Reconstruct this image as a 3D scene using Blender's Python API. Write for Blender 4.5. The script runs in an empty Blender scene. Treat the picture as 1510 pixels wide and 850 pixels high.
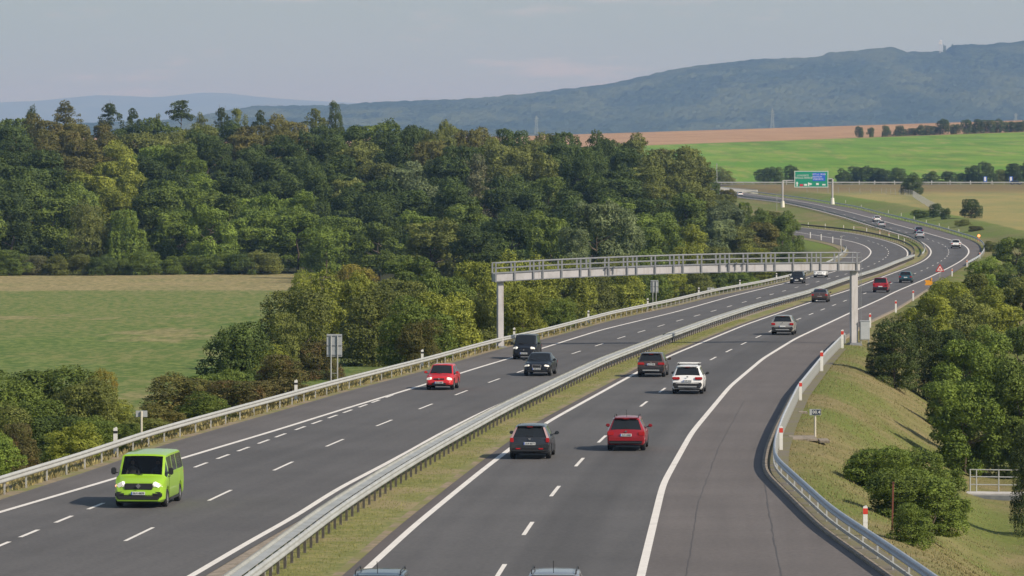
import bpy, bmesh, math, random
import numpy as np
from mathutils import Vector, Matrix, Euler

# ------------------------------------------------------------------ camera, sky, sun, exposure
scn = bpy.context.scene
COL = scn.collection
F, CX, HY, CZ = 6400.0, 755.0, 175.0, 32.0          # focal length in photo px, optical axis column, horizon row, eye height
cam_d = bpy.data.cameras.new('camera'); cam = bpy.data.objects.new('camera', cam_d); COL.objects.link(cam)
cam.location = (0, 0, CZ); cam.rotation_euler = (math.pi/2, 0, 0)
cam_d.sensor_width = 36; cam_d.lens = F/1510*36; cam_d.shift_y = -(425-HY)/1510
cam_d.clip_start = 1; cam_d.clip_end = 60000
scn.camera = cam
SUN_AZ = Vector((0.86, -0.51, 0)).normalized(); SUN_EL = math.radians(37)
world = bpy.data.worlds.new('World'); scn.world = world; world.use_nodes = True
nt = world.node_tree; nt.nodes.clear()
wo = nt.nodes.new('ShaderNodeOutputWorld'); bg = nt.nodes.new('ShaderNodeBackground')
sky = nt.nodes.new('ShaderNodeTexSky'); sky.sky_type = 'NISHITA'; sky.sun_disc = False
sky.sun_elevation = SUN_EL; sky.sun_rotation = math.atan2(SUN_AZ.x, SUN_AZ.y)
sky.air_density = 1.0; sky.dust_density = 1.6; sky.ozone_density = 1.5; sky.altitude = 300
tc = nt.nodes.new('ShaderNodeTexCoord')
mp = nt.nodes.new('ShaderNodeMapping'); mp.inputs['Scale'].default_value = (30, 30, 190); mp.inputs['Location'].default_value = (3.1, 0.4, 1.7)
ns = nt.nodes.new('ShaderNodeTexNoise'); ns.inputs['Scale'].default_value = 1.0; ns.inputs['Detail'].default_value = 5; ns.inputs['Roughness'].default_value = .55
rp = nt.nodes.new('ShaderNodeValToRGB'); rp.color_ramp.elements[0].position = .585; rp.color_ramp.elements[1].position = .72
rp.color_ramp.elements[1].color = (.45, .45, .45, 1)
mp2 = nt.nodes.new('ShaderNodeMapping'); mp2.inputs['Scale'].default_value = (5, 5, 26)
ns2 = nt.nodes.new('ShaderNodeTexNoise'); ns2.inputs['Scale'].default_value = 1.0; ns2.inputs['Detail'].default_value = 3
rp2 = nt.nodes.new('ShaderNodeValToRGB'); rp2.color_ramp.elements[0].position = .35; rp2.color_ramp.elements[1].position = .7
rp2.color_ramp.elements[1].color = (.55, .55, .55, 1)
mxa = nt.nodes.new('ShaderNodeMix'); mxa.data_type = 'RGBA'
mxb = nt.nodes.new('ShaderNodeMix'); mxb.data_type = 'RGBA'
mxt = nt.nodes.new('ShaderNodeMix'); mxt.data_type = 'RGBA'; sz = nt.nodes.new('ShaderNodeSeparateXYZ'); vr = nt.nodes.new('ShaderNodeMapRange'); vr.interpolation_type = 'SMOOTHSTEP'
vr.inputs[1].default_value = 0; vr.inputs[2].default_value = .55; vr.inputs[3].default_value = .80; vr.inputs[4].default_value = .10     # the veil is thick towards the horizon only
mxt.inputs[7].default_value = (3.75, 4.68, 5.0, 1)      # thin high overcast veil over the blue
mxa.inputs[7].default_value = (4.2, 4.8, 4.95, 1)      # soft grey cloud veils
mxb.inputs[7].default_value = (6.6, 5.9, 5.8, 1)      # small pinkish clouds
L = nt.links.new
L(tc.outputs['Generated'], mp.inputs[0]); L(mp.outputs[0], ns.inputs[0]); L(ns.outputs[0], rp.inputs[0])
L(tc.outputs['Generated'], mp2.inputs[0]); L(mp2.outputs[0], ns2.inputs[0]); L(ns2.outputs[0], rp2.inputs[0])
L(tc.outputs['Generated'], sz.inputs[0]); L(sz.outputs[2], vr.inputs[0]); L(vr.outputs[0], mxt.inputs[0]); L(sky.outputs[0], mxt.inputs[6]); L(mxt.outputs[2], mxa.inputs[6]); vm = nt.nodes.new('ShaderNodeMath'); vm.operation = 'MULTIPLY'; L(rp2.outputs[0], vm.inputs[0]); L(vr.outputs[0], vm.inputs[1]); L(vm.outputs[0], mxa.inputs[0])
L(mxa.outputs[2], mxb.inputs[6]); L(rp.outputs[0], mxb.inputs[0]); L(mxb.outputs[2], bg.inputs[0]); L(bg.outputs[0], wo.inputs[0])
bg.inputs[1].default_value = 0.105
sun_d = bpy.data.lights.new('sun', 'SUN'); sun_d.energy = 5.0; sun_d.angle = math.radians(.6); sun_d.color = (1, .90, .75)
sun = bpy.data.objects.new('sun', sun_d); COL.objects.link(sun)
sdir = Vector((SUN_AZ.x*math.cos(SUN_EL), SUN_AZ.y*math.cos(SUN_EL), math.sin(SUN_EL)))
sun.rotation_euler = (-sdir).to_track_quat('-Z', 'Y').to_euler(); sun.location = (60, -40, 90)
vs = scn.view_settings; vs.view_transform = 'Standard'; vs.look = 'None'; vs.gamma = 1; vs.exposure = 0.0; vs.use_curve_mapping = False
cy = scn.cycles; cy.use_denoising = True; cy.max_bounces = 5; cy.diffuse_bounces = 2; cy.glossy_bounces = 3; cy.transmission_bounces = 3
cy.transparent_max_bounces = 6; cy.volume_bounces = 0; cy.caustics_reflective = False; cy.caustics_refractive = False

# ------------------------------------------------------------------ helpers
def tag(o, label=None, cat=None, group=None, kind=None):
    if label: o['label'] = label
    if cat: o['category'] = cat
    if group: o['group'] = group
    if kind: o['kind'] = kind
    return o
def struct(o): o['kind'] = 'structure'; return o
def empty(name, loc=(0, 0, 0), rot=(0, 0, 0)):
    o = bpy.data.objects.new(name, None); COL.objects.link(o); o.location = loc; o.rotation_euler = rot
    o.empty_display_size = .3; return o
def copy_tree(o, parent=None):
    c = o.copy(); COL.objects.link(c)
    if parent: c.parent = parent
    for ch in list(o.children): copy_tree(ch, c)
    return c
def mesh_np(name, V, Q, mat=None, parent=None, smooth=False, uv=None, tint=None, mats=None, link=True):
    """V (n,3) array, Q (m,4 or 3) index array"""
    V = np.asarray(V, dtype=np.float32); Q = np.asarray(Q, dtype=np.int32); k = Q.shape[1]
    me = bpy.data.meshes.new(name); me.vertices.add(len(V)); me.vertices.foreach_set('co', V.ravel())
    me.loops.add(Q.size); me.loops.foreach_set('vertex_index', Q.ravel())
    me.polygons.add(len(Q)); me.polygons.foreach_set('loop_start', np.arange(0, Q.size, k, dtype=np.int32))
    me.polygons.foreach_set('loop_total', np.full(len(Q), k, dtype=np.int32))
    me.polygons.foreach_set('use_smooth', np.full(len(Q), smooth, dtype=bool))
    if uv is not None:
        u = me.uv_layers.new(name='UVMap'); u.data.foreach_set('uv', np.asarray(uv, dtype=np.float32)[Q.ravel()].ravel())
    if tint is not None:
        a = me.attributes.new('tint', 'FLOAT', 'FACE'); a.data.foreach_set('value', np.asarray(tint, dtype=np.float32))
    me.update(calc_edges=True)
    if mat: me.materials.append(mat)
    if not link: return me
    o = bpy.data.objects.new(name, me); COL.objects.link(o)
    if parent: o.parent = parent
    return o
class MB:
    def __init__(s): s.v = []; s.f = []
    def add(s, vs_, fs, M=None):
        n = len(s.v); s.v += [tuple(M @ Vector(v)) if M is not None else tuple(v) for v in vs_]; s.f += [tuple(i+n for i in f) for f in fs]; return s
    def box(s, c, d, M=None, taper=1.0):
        x, y, z = (q/2 for q in d); t = taper
        vs_ = [(-x, -y, -z), (x, -y, -z), (x, y, -z), (-x, y, -z), (-x*t, -y*t, z), (x*t, -y*t, z), (x*t, y*t, z), (-x*t, y*t, z)]
        vs_ = [(a+c[0], b+c[1], e+c[2]) for a, b, e in vs_]
        return s.add(vs_, [(0, 3, 2, 1), (4, 5, 6, 7), (0, 1, 5, 4), (1, 2, 6, 5), (2, 3, 7, 6), (3, 0, 4, 7)], M)
    def tube(s, a, b, r, r2=None, n=8, cap=True):
        a = Vector(a); b = Vector(b); d = (b-a); r2 = r if r2 is None else r2
        q = d.to_track_quat('Z', 'Y').to_matrix(); vs_ = []
        for i in range(n):
            t = 2*math.pi*i/n; p = q @ Vector((math.cos(t), math.sin(t), 0)); vs_ += [a+p*r, b+p*r2]
        fs = [(2*i, 2*((i+1) % n), 2*((i+1) % n)+1, 2*i+1) for i in range(n)]
        if cap: fs += [tuple(2*i for i in range(n))[::-1], tuple(2*i+1 for i in range(n))]
        return s.add(vs_, fs)
    def path(s, pts, r, n=6):
        for a, b in zip(pts[:-1], pts[1:]): s.tube(a, b, r, n=n)
        return s
    def prism(s, poly, y0, y1, M=None):
        n = len(poly); vs_ = [(x, y0, z) for x, z in poly]+[(x, y1, z) for x, z in poly]
        fs = [(i, (i+1) % n, (i+1) % n+n, i+n) for i in range(n)]+[tuple(range(n))[::-1], tuple(range(n, 2*n))]
        return s.add(vs_, fs, M)
    def build(s, name, mat, parent=None, smooth=False, bevel=0):
        me = bpy.data.meshes.new(name); me.from_pydata(s.v, [], s.f)
        bm = bmesh.new(); bm.from_mesh(me); bmesh.ops.recalc_face_normals(bm, faces=bm.faces)
        if bevel: bmesh.ops.bevel(bm, geom=bm.edges[:], offset=bevel, segments=2, affect='EDGES', clamp_overlap=True)
        if smooth:
            for f in bm.faces: f.smooth = True
            for e in bm.edges:
                if len(e.link_faces) == 2 and e.calc_face_angle(0) > math.radians(smooth if smooth > 1 else 38): e.smooth = False
        bm.to_mesh(me); bm.free(); me.materials.append(mat)
        o = bpy.data.objects.new(name, me); COL.objects.link(o)
        if parent: o.parent = parent
        return o

def pmat(name, col, rough=.6, metal=0, spec=.5, coat=0, emit=None, es=1, alpha=1):
    m = bpy.data.materials.new(name); m.use_nodes = True; b = m.node_tree.nodes['Principled BSDF']
    b.inputs['Base Color'].default_value = (*col, 1); b.inputs['Roughness'].default_value = rough; b.inputs['Metallic'].default_value = metal
    b.inputs['Specular IOR Level'].default_value = spec; b.inputs['Coat Weight'].default_value = coat; b.inputs['Coat Roughness'].default_value = .05
    if emit: b.inputs['Emission Color'].default_value = (*emit, 1); b.inputs['Emission Strength'].default_value = es
    return m
def nmat(name, cols, layers, rough=.9, bump=0, bscale=8, coord='Object', spec=.3):
    """cols: base colour; layers: list of (scale(xyz), detail, lo, hi, colour, strength) noise masks mixed over it in turn"""
    m = pmat(name, cols, rough, spec=spec); t = m.node_tree; b = t.nodes['Principled BSDF']
    c = t.nodes.new('ShaderNodeTexCoord'); prev = None
    for i, (sc, det, lo, hi, col, st) in enumerate(layers):
        mp = t.nodes.new('ShaderNodeMapping'); mp.inputs['Scale'].default_value = sc if isinstance(sc, tuple) else (sc, sc, sc)
        mp.inputs['Location'].default_value = (i*7.3, i*3.1, i*1.7)
        n = t.nodes.new('ShaderNodeTexNoise'); n.inputs['Scale'].default_value = 1; n.inputs['Detail'].default_value = det; n.inputs['Roughness'].default_value = .6
        r = t.nodes.new('ShaderNodeMapRange'); r.inputs[1].default_value = lo; r.inputs[2].default_value = hi; r.inputs[4].default_value = st
        x = t.nodes.new('ShaderNodeMix'); x.data_type = 'RGBA'; x.inputs[7].default_value = (*col, 1)
        t.links.new(c.outputs[coord], mp.inputs[0]); t.links.new(mp.outputs[0], n.inputs[0]); t.links.new(n.outputs[0], r.inputs[0]); t.links.new(r.outputs[0], x.inputs[0])
        if prev is None: x.inputs[6].default_value = (*cols, 1)
        else: t.links.new(prev, x.inputs[6])
        prev = x.outputs[2]
    if prev is not None: t.links.new(prev, b.inputs['Base Color'])
    if bump:
        n = t.nodes.new('ShaderNodeTexNoise'); n.inputs['Scale'].default_value = bscale; n.inputs['Detail'].default_value = 4
        bp = t.nodes.new('ShaderNodeBump'); bp.inputs['Strength'].default_value = bump
        t.links.new(c.outputs[coord], n.inputs[0]); t.links.new(n.outputs[0], bp.inputs['Height']); t.links.new(bp.outputs[0], b.inputs['Normal'])
    return m
rnd = random.Random(11); NR = np.random.default_rng(5)

# ------------------------------------------------------------------ the lie of the land
def below(Y):
    Y = np.asarray(Y, dtype=float); a = 11.75+.01734*Y; k = 1.2; b = 25.4
    return -k*np.logaddexp(-a/k, -b/k)
TY = np.concatenate([np.arange(60, 2200, 1.0), np.arange(2200, 9000, 20)]); TPY = HY+F*below(TY)/TY
def road_Y(py, D=0.0):
    if D == 0: return float(np.interp(py, TPY[::-1], TY[::-1]))
    return float(np.interp(py, (HY+F*(below(TY)+D)/TY)[::-1], TY[::-1]))
def rz(Y): return CZ-below(Y)
def unp(px, py):
    Y = road_Y(py); return ((px-CX)*Y/F, Y, float(rz(Y)))
YS = np.arange(90, 1800, 2.0)
def line(pts, sig=6, sig_far=18):
    P = []
    for (x0, y0), (x1, y1) in zip(pts[:-1], pts[1:]):
        for t in np.linspace(0, 1, 12, endpoint=False): P.append(unp(x0+(x1-x0)*t, y0+(y1-y0)*t)[:2])
    P.append(unp(*pts[-1])[:2]); P = np.array(P); P = P[np.argsort(P[:, 1])]
    X, Y = P[:, 0], P[:, 1]
    v = np.interp(YS, Y, X)
    def slope(a, b): return (np.interp(b, Y, X)-np.interp(a, Y, X))/(b-a)
    s0 = slope(Y[0], Y[0]+25); lo = YS < Y[0]; v[lo] = X[0]+s0*(YS[lo]-Y[0])
    s1 = slope(Y[-1]-70, Y[-1]); hi = YS > Y[-1]; v[hi] = X[-1]+s1*(YS[hi]-Y[-1])
    out = v.copy(); pad = 60; vp = np.concatenate([v[0]+(v[0]-v[pad:0:-1]), v, v[-1]+(v[-1]-v[-2:-pad-2:-1])])
    for s, m in ((sig, None), (sig_far, 1)):
        k = np.exp(-.5*(np.arange(-pad, pad+1)*2/s)**2); k /= k.sum(); sm = np.convolve(vp, k, 'valid')
        if m is None: out = sm
        else: w = np.clip((YS-350)/300, 0, 1); out = out*(1-w)+sm*w
    return lambda Yq, o=out: np.interp(Yq, YS, o)
xLao = line([(0,755.5),(168.7,706.3),(275,674),(400,637),(500,605.7),(626,567.5),(700,544),(757,527),(796.7,514.8),(885.4,487),(1000,459.5),(1079,437),(1159,417.7),(1234.5,400.2),(1263.6,389.8),(1279.5,380.5),(1286,372.5),(1282.5,366.6),(1273.5,361),(1257.6,356.2),(1229.8,351.3),(1200,346.5),(1185,344.4)])
LD = [(205.8,788),(323.6,730.7),(418,687.6),(492,653.3),(567,624),(627.4,599.7),(680,579.5),(728,561.6),(770.5,547),(811,533),(849.6,520),(883.6,508.8),(915.6,498),(946,489),(974.7,480.4),(1002,472.7),(1028,465.6),(1052.6,458.7),(1075.6,452),(1097.4,445.7),(1118.4,439.7),(1137.9,434.4),(1156.6,429.2),(1174,424),(1190,419.7),(1206.4,415.7),(1221,411.3),(1235.5,408),(1248.4,404.4),(1260,400.5),(1271.8,396.4),(1281,393),(1290,389.3),(1297,386),(1302.7,382.7),(1307.3,379.9),(1309.9,376.9),(1311.3,374),(1311,371),(1309.9,368),(1307,365.6),(1303,362.6),(1296.4,360),(1289,357.6),(1282.5,355.6),(1265.6,351.3),(1247.7,347.7),(1223.8,344.7),(1206,342.7)]
xLd = line([(60,858)]+LD)
xLin_n = line([(282,850),(400,779.6),(419.2,773.5),(500,718.8),(541,699.5),(708.4,608.7)])
xLin_f = line([(1327,384.5),(1337,379.5),(1340,372.5),(1335,366.6),(1319,358.6),(1289.4,350.7),(1249.7,342.7),(1200,337.8),(1184,336.8)])
def xLin(Y):
    Y = np.asarray(Y, float); a = xLin_n(Y); b = xLd(Y)+3.95; c = xLin_f(Y)
    w1 = np.clip((Y-200)/60, 0, 1); w2 = np.clip((Y-700)/90, 0, 1)
    return (a*(1-w1)+b*w1)*(1-w2)+c*w2
LS = [(0,805),(42.6,787),(94,766),(141,746.7),(190,727),(243,706),(296,686),(328.5,673.7),(359,662.6),(388.8,651.6),(413.7,642.4),(442,631.7),(467,623),(490.5,614.6),(513,606.8),(534.6,598.8),(555.4,592),(574,584.6)]
xLs = line([(-60,830)]+LS)
xM = line([(418,843),(499,777),(588,716),(663.6,669),(753,617),(838,573.4),(896.7,544),(1000,502.7),(1052.6,482.3),(1119,459.4),(1198.7,437.6),(1252,417.7),(1300,402.8),(1327,390.4),(1337,387.4)])
xRin = line([(534.5,840),(600,779.5),(700,698.6),(751,659.5),(799,625),(940,547.5),(982.5,526),(1099,478.3),(1196.7,445),(1252,427.6),(1300,408.7),(1339,394.4),(1357,387.4),(1368.9,379.5),(1373,372.5),(1370.9,366.6),(1362,359),(1346,351.5),(1292,336),(1246.6,321.5),(1199,308.8),(1159,300),(1119.5,295.2),(1079.7,290.2),(1060,288)])
RD = [(736.7,844.5),(778,779.6),(817.7,724.5),(854,681.8),(887,647.7),(919,620.5),(949,596),(976.4,575.7),(1002,557.5),(1028,542),(1051,529),(1074.9,517.4),(1096.8,506.7),(1118.2,496.6),(1137.5,488),(1158,479),(1177.4,470.7),(1196,463.4),(1213.2,456.7),(1229.8,450.2),(1245.7,443.9),(1260.5,438.4),(1275.5,433),(1289,427.7),(1302.5,422.5),(1315,417.8),(1327,413),(1338.5,408.3),(1349.4,403.7),(1359,399.5),(1367.9,395.6),(1375.8,391.8),(1382.8,388),(1389,385),(1393.7,381.3),(1397.7,378),(1399.3,375),(1399.7,372),(1399.3,369),(1398,366.2),(1396,363.6),(1391.7,361.2),(1385,358.6),(1376.8,355.6),(1368.5,352.9),(1353,348),(1336.7,343),(1325,340),(1313,336.8),(1299,332.4),(1286.4,328.8),(1274.5,325.2),(1259.8,321),(1245.6,317.2),(1231,313.2),(1215.4,309.6),(1199,306.2),(1180,302),(1159,297.5)]
xRd = line([(680,935)]+RD+[(1119,292.3),(1080,286.8),(1060,284.5)])
xRout = line([(945,850),(977.8,713.7),(1020,638.3),(1076.6,570),(1125.2,529),(1172.9,499.7),(1220.5,477.3),(1254,461.4),(1300,441),(1319,431),(1368.9,409.9),(1398.7,395.4),(1418.6,384.4),(1427.5,376.5),(1429.9,370.5),(1426.5,364.6),(1416.6,358.2),(1398.7,353.2),(1349,339),(1299,325.4),(1249.7,312.3),(1200,301),(1159,294),(1119.5,288.7),(1079.7,283.4),(1060,280.8)], sig=4)
xRa = line([(1304,850),(1205,779),(1125,699),(1123,685),(1127.6,661.7),(1139,633),(1163,586),(1205,534.7),(1238,501.7),(1275,477.6),(1297,466.7),(1319,456.8),(1336.8,445.8),(1368.6,426),(1399,407),(1418,395),(1442,382),(1449,370),(1446,361),(1434,354),(1416,349),(1379,338),(1339,327.5),(1299,318),(1259,307.5),(1228,302.5),(1179,294.3),(1119,287),(1060,279)], sig=3)
def xRrail(Y): return xRa(Y)+.55
xLr = line([(23.8,723),(115,695),(218.5,658),(309.7,631.6),(403.8,605),(485.7,581),(626,544),(735.7,512.6),(797.8,499.4),(900,471),(1000,449.5),(1052.6,435.6),(1119,423.6),(1159,414.7),(1198.7,403.5),(1225,390),(1243,379),(1250,371),(1247,366),(1236,362),(1220,358),(1200,354),(1185,351.5)])
def xLa(Y): return xLr(Y)+.5

def sst(x, a, b):
    t = np.clip((x-a)/(b-a), 0, 1); return t*t*(3-2*t)
def bumpy(X, Y, s, seed=0):
    return (np.sin(X/s*1.3+seed)*np.sin(Y/s*.9+seed*2.1)+.5*np.sin(X/s*2.7+Y/s*1.9+seed*3.3)+.3*np.sin(X/s*5.1-Y/s*4.3+seed))/1.8
def ground(X, Y):
    X = np.asarray(X, float); Y = np.asarray(Y, float); X, Y = np.broadcast_arrays(X, Y)
    Yc = np.clip(Y, 90, 1790); xl = xLr(Yc); xr = xRa(Yc); z = rz(Y)-.09
    dL = xl-X; dR = X-xr
    drop = 3.6-2.9*sst(Y, 680, 860)*(1-sst(-X, -45, 30))-2.9*sst(Y, 860, 990)*sst(-X, -45, 30)
    z = z-drop*sst(dL, 1.0, 10.5)*(1+.06*bumpy(X, Y, 9))
    z = z+9.0*sst(Y, 806, 1010)*sst(-X, -48, 95)*(dL > 0)
    dropR = 4.6-1.5*sst(Y, 340, 560)-4.3*sst(Y, 740, 850)
    z = z-dropR*sst(dR, 1.2, 12)*(1+.05*bumpy(X, Y, 7, 2))
    z = z+.12*bumpy(X, Y, 4, 1)*(sst(dL, 2, 8)+sst(dR, 2, 8))
    # fields beyond the crossing road
    u = np.clip((X-99.5)/207, -.6, 1.6); zc = CZ-15.4+7.4*u; v = np.clip((X-75)/314, -.3, 1.5); zt = CZ-11.4+9.9*v
    t1 = np.clip((Y-1650)/950, 0, 1); z2 = (CZ-24.5)*(1-t1)+zc*t1+1.2*np.sin(t1*math.pi)
    t2 = np.clip((Y-2600)/700, 0, 1); z2 = np.where(Y > 2600, zc*(1-t2)+zt*t2+.4*np.sin(t2*math.pi), z2)
    t3 = sst(Y, 3300, 5200); z2 = z2*(1-t3)+(CZ-45)*t3
    w = sst(Y, 1560, 1660); return z*(1-w)+z2*w
def gz(X, Y): return float(ground(X, Y))
def hit(px, py):
    """point of the ground seen at photo position px, py"""
    Y = 110.0
    while Y < 5000:
        X = (px-CX)*Y/F
        if HY+F*(CZ-gz(X, Y))/Y <= py: break
        Y += .5 if Y < 700 else 2
    return X, Y
# ------------------------------------------------------------------ ground sheet
def ground_mat():
    m = pmat('ground_soil_and_fields', (.1, .1, .05), .95, spec=.15); t = m.node_tree; b = t.nodes['Principled BSDF']
    N = t.nodes.new; Lk = t.links.new
    tc = N('ShaderNodeTexCoord')
    def noise(sc, det=4, loc=0, rot=0):
        mp = N('ShaderNodeMapping'); mp.inputs['Scale'].default_value = sc if isinstance(sc, tuple) else (sc,)*3; mp.inputs['Location'].default_value = (loc, loc*2, 0)
        mp.inputs['Rotation'].default_value = (0, 0, rot)
        n = N('ShaderNodeTexNoise'); n.inputs['Scale'].default_value = 1; n.inputs['Detail'].default_value = det; n.inputs['Roughness'].default_value = .62
        Lk(tc.outputs['Object'], mp.inputs[0]); Lk(mp.outputs[0], n.inputs[0]); return n.outputs[0]
    def rng(v, a, b_, o=1):
        r = N('ShaderNodeMapRange'); r.inputs[1].default_value = a; r.inputs[2].default_value = b_; r.inputs[4].default_value = o; Lk(v, r.inputs[0]); return r.outputs[0]
    def mix(f, a, b_):
        x = N('ShaderNodeMix'); x.data_type = 'RGBA'; Lk(f, x.inputs[0])
        for i, c in ((6, a), (7, b_)):
            if isinstance(c, tuple): x.inputs[i].default_value = (*c, 1)
            else: Lk(c, x.inputs[i])
        return x.outputs[2]
    def attr(n):
        a = N('ShaderNodeAttribute'); a.attribute_name = n; return a.outputs['Fac']
    # verge: mown dry grass
    fine = rng(noise(2.2, 6), .3, .7); med = rng(noise(.35, 4, 3), .42, .62); big = rng(noise(.09, 4, 9), .4, .6)
    g = mix(fine, (.13, .125, .045), (.21, .185, .08)); g = mix(med, g, (.235, .19, .095)); g2 = mix(fine, (.10, .13, .03), (.17, .19, .05))
    verge = mix(rng(noise((.11, .045, .1), 4, 17), .40, .58), g, g2)
    # left meadow: green with straw bands
    nf = rng(noise((.030, .010, 1), 5, 21), .47, .56); sp = rng(noise((1.1, .35, 1), 6, 5), .40, .62)
    a1 = mix(sp, (.078, .135, .028), (.175, .215, .062))
    a2 = mix(sp, (.21, .185, .085), (.34, .28, .14))
    a3 = mix(sp, (.10, .155, .036), (.215, .215, .080))
    mead = mix(nf, a1, a3); mead = mix(rng(noise((.06, .016, 1), 5, 27), .57, .64, .7), mead, a2)
    sa = N('ShaderNodeMath'); sa.operation = 'MULTIPLY_ADD'; Lk(noise((.05, .03, 1), 5, 33), sa.inputs[0]); sa.inputs[1].default_value = 1.1; sa.inputs[2].default_value = -.55; sb = N('ShaderNodeMath'); sb.operation = 'ADD'; sb.use_clamp = True; Lk(attr('straw'), sb.inputs[0]); Lk(sa.outputs[0], sb.inputs[1]); st = sb.outputs[0]; mead = mix(rng(st, 0, .5), mead, a3); mead = mix(rng(st, .5, 1), mead, a2)
    # far right: stubble, green crop, bare brown earth
    stub = mix(rng(noise((.06, .02, 1), 4, 31), .4, .6), (.31, .26, .10), (.24, .235, .085))
    crop = mix(rng(noise((.012, .004, 1), 6, 41, .25), .38, .62), (.115, .245, .024), (.20, .30, .04)); crop = mix(rng(noise((.10, .0030, 1), 5, 44), .52, .64, .7), crop, (.31, .30, .09)); crop = mix(rng(noise((.06, .0022, 1), 4, 47), .5, .62, .6), crop, (.085, .17, .02))
    plough = mix(rng(noise((.02, .01, 1), 4, 51), .4, .6), (.36, .22, .125), (.42, .265, .15))
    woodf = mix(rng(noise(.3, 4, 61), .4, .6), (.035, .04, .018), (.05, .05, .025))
    red = mix(rng(noise((.05, .2, 1), 5, 71), .4, .6), (.20, .13, .07), (.19, .16, .07))
    lush = mix(fine, (.11, .175, .030), (.18, .235, .050)); c = mix(attr('lush'), verge, lush); c = mix(attr('meadow'), c, mead); c = mix(attr('stubble'), c, stub); c = mix(attr('crop'), c, crop); c = mix(attr('plough'), c, plough)
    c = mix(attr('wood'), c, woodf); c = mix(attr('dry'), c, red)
    Lk(c, b.inputs['Base Color'])
    bp = N('ShaderNodeBump'); bp.inputs['Strength'].default_value = .5; bp.inputs['Distance'].default_value = .12; Lk(noise(5, 5, 2), bp.inputs['Height']); Lk(bp.outputs[0], b.inputs['Normal'])
    return m
rowsY = np.concatenate([np.arange(60, 420, 2.0), np.arange(420, 900, 4), np.arange(900, 1800, 9), np.arange(1800, 3600, 30), np.arange(3600, 6000, 200), [6500, 8000, 11000, 16000, 22000, 30000, 42000]])
dl = np.array([13500, 6000, 3000, 1200, 700, 450, 320, 260, 220, 190, 165, 145, 128, 112, 98, 86, 76, 67, 59, 52, 46, 41, 37, 33, 30, 27, 24.5, 22, 20, 18, 16.2, 14.6, 13.2, 12, 10.9, 9.9, 9, 8.1, 7.2, 6.3, 5.4, 4.5, 3.6, 2.7, 1.8, 1, .3, -.4])
ci = np.linspace(.1, .9, 8)
G = []
for Y in rowsY:
    Yc = min(max(Y, 90), 1790); a = float(xLr(Yc)); b = float(xRa(Yc))
    xs = np.concatenate([a-dl, a+(b-a)*ci, b+dl[::-1]]); G.append(np.stack([xs, np.full_like(xs, Y), ground(xs, np.full_like(xs, Y))], 1))
G = np.array(G); nr, nc = G.shape[:2]; V = G.reshape(-1, 3)
idx = np.arange(nr*nc).reshape(nr, nc); Q = np.stack([idx[:-1, :-1], idx[:-1, 1:], idx[1:, 1:], idx[1:, :-1]], -1).reshape(-1, 4)
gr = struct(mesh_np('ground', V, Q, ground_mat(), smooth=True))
X, Y = V[:, 0], V[:, 1]; Yc = np.clip(Y, 90, 1790); dL = xLr(Yc)-X; dR = X-xRa(Yc); xpx = CX+X*F/Y; ypx = HY+F*(CZ-V[:, 2])/Y
A = {}
A['meadow'] = sst(dL, 15, 20)*(Y < 830)
A['straw'] = np.clip(.5*sst(Y+14*np.sin(X/31), 540, 585)+.5*sst(Y+5*np.sin(X/17), 672, 690), 0, 1)*(Y < 830)
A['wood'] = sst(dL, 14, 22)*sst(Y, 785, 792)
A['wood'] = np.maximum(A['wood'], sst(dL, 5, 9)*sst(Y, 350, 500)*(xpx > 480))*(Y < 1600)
A['stubble'] = sst(dR, 13, 15)*sst(Y, 840, 900)*(1-sst(Y, 1480, 1500))
A['crop'] = sst(Y, 1655, 1670)*(1-sst(Y, 2596, 2600))
A['plough'] = sst(Y, 2604, 2612)
A['lush'] = np.clip((dL > -1)*sst(Y, 820, 850)*.9+(dR > 0)*sst(Y, 880, 960)*(.45+.5*sst(bumpy(X, Y, 30, 3), -.3, .5))*(1-sst(Y, 1420, 1500)), 0, 1)
A['dry'] = sst(Y, 1380, 1470)*(1-sst(Y, 1560, 1640))*(dR > 3)*.8
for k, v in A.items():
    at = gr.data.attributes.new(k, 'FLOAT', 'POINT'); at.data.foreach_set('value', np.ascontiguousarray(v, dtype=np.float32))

# ------------------------------------------------------------------ roads
def ribbon(name, fa, fb, Y0, Y1, mat, dz=0.0, step=2.0, thick=0, ncol=2, stuff=False):
    Ys = np.arange(Y0, Y1, step); Ys = np.append(Ys, Y1); a = fa(Ys); b = fb(Ys); z = rz(Ys)+dz
    cols = [np.stack([a+(b-a)*t, Ys, z], 1) for t in np.linspace(0, 1, ncol)]
    uv = [np.stack([(b-a)*t, Ys], 1) for t in np.linspace(0, 1, ncol)]
    if thick:
        lo = z-thick; cols = [np.stack([a, Ys, lo], 1)]+cols+[np.stack([b, Ys, lo], 1)]; uv = [uv[0]]+uv+[uv[-1]]
    V = np.stack(cols, 1); U = np.stack(uv, 1); n, c = V.shape[:2]; idx = np.arange(n*c).reshape(n, c)
    Q = np.stack([idx[:-1, :-1], idx[:-1, 1:], idx[1:, 1:], idx[1:, :-1]], -1).reshape(-1, 4)
    return struct(mesh_np(name, V.reshape(-1, 3), Q, mat, uv=U.reshape(-1, 2)))
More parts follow.
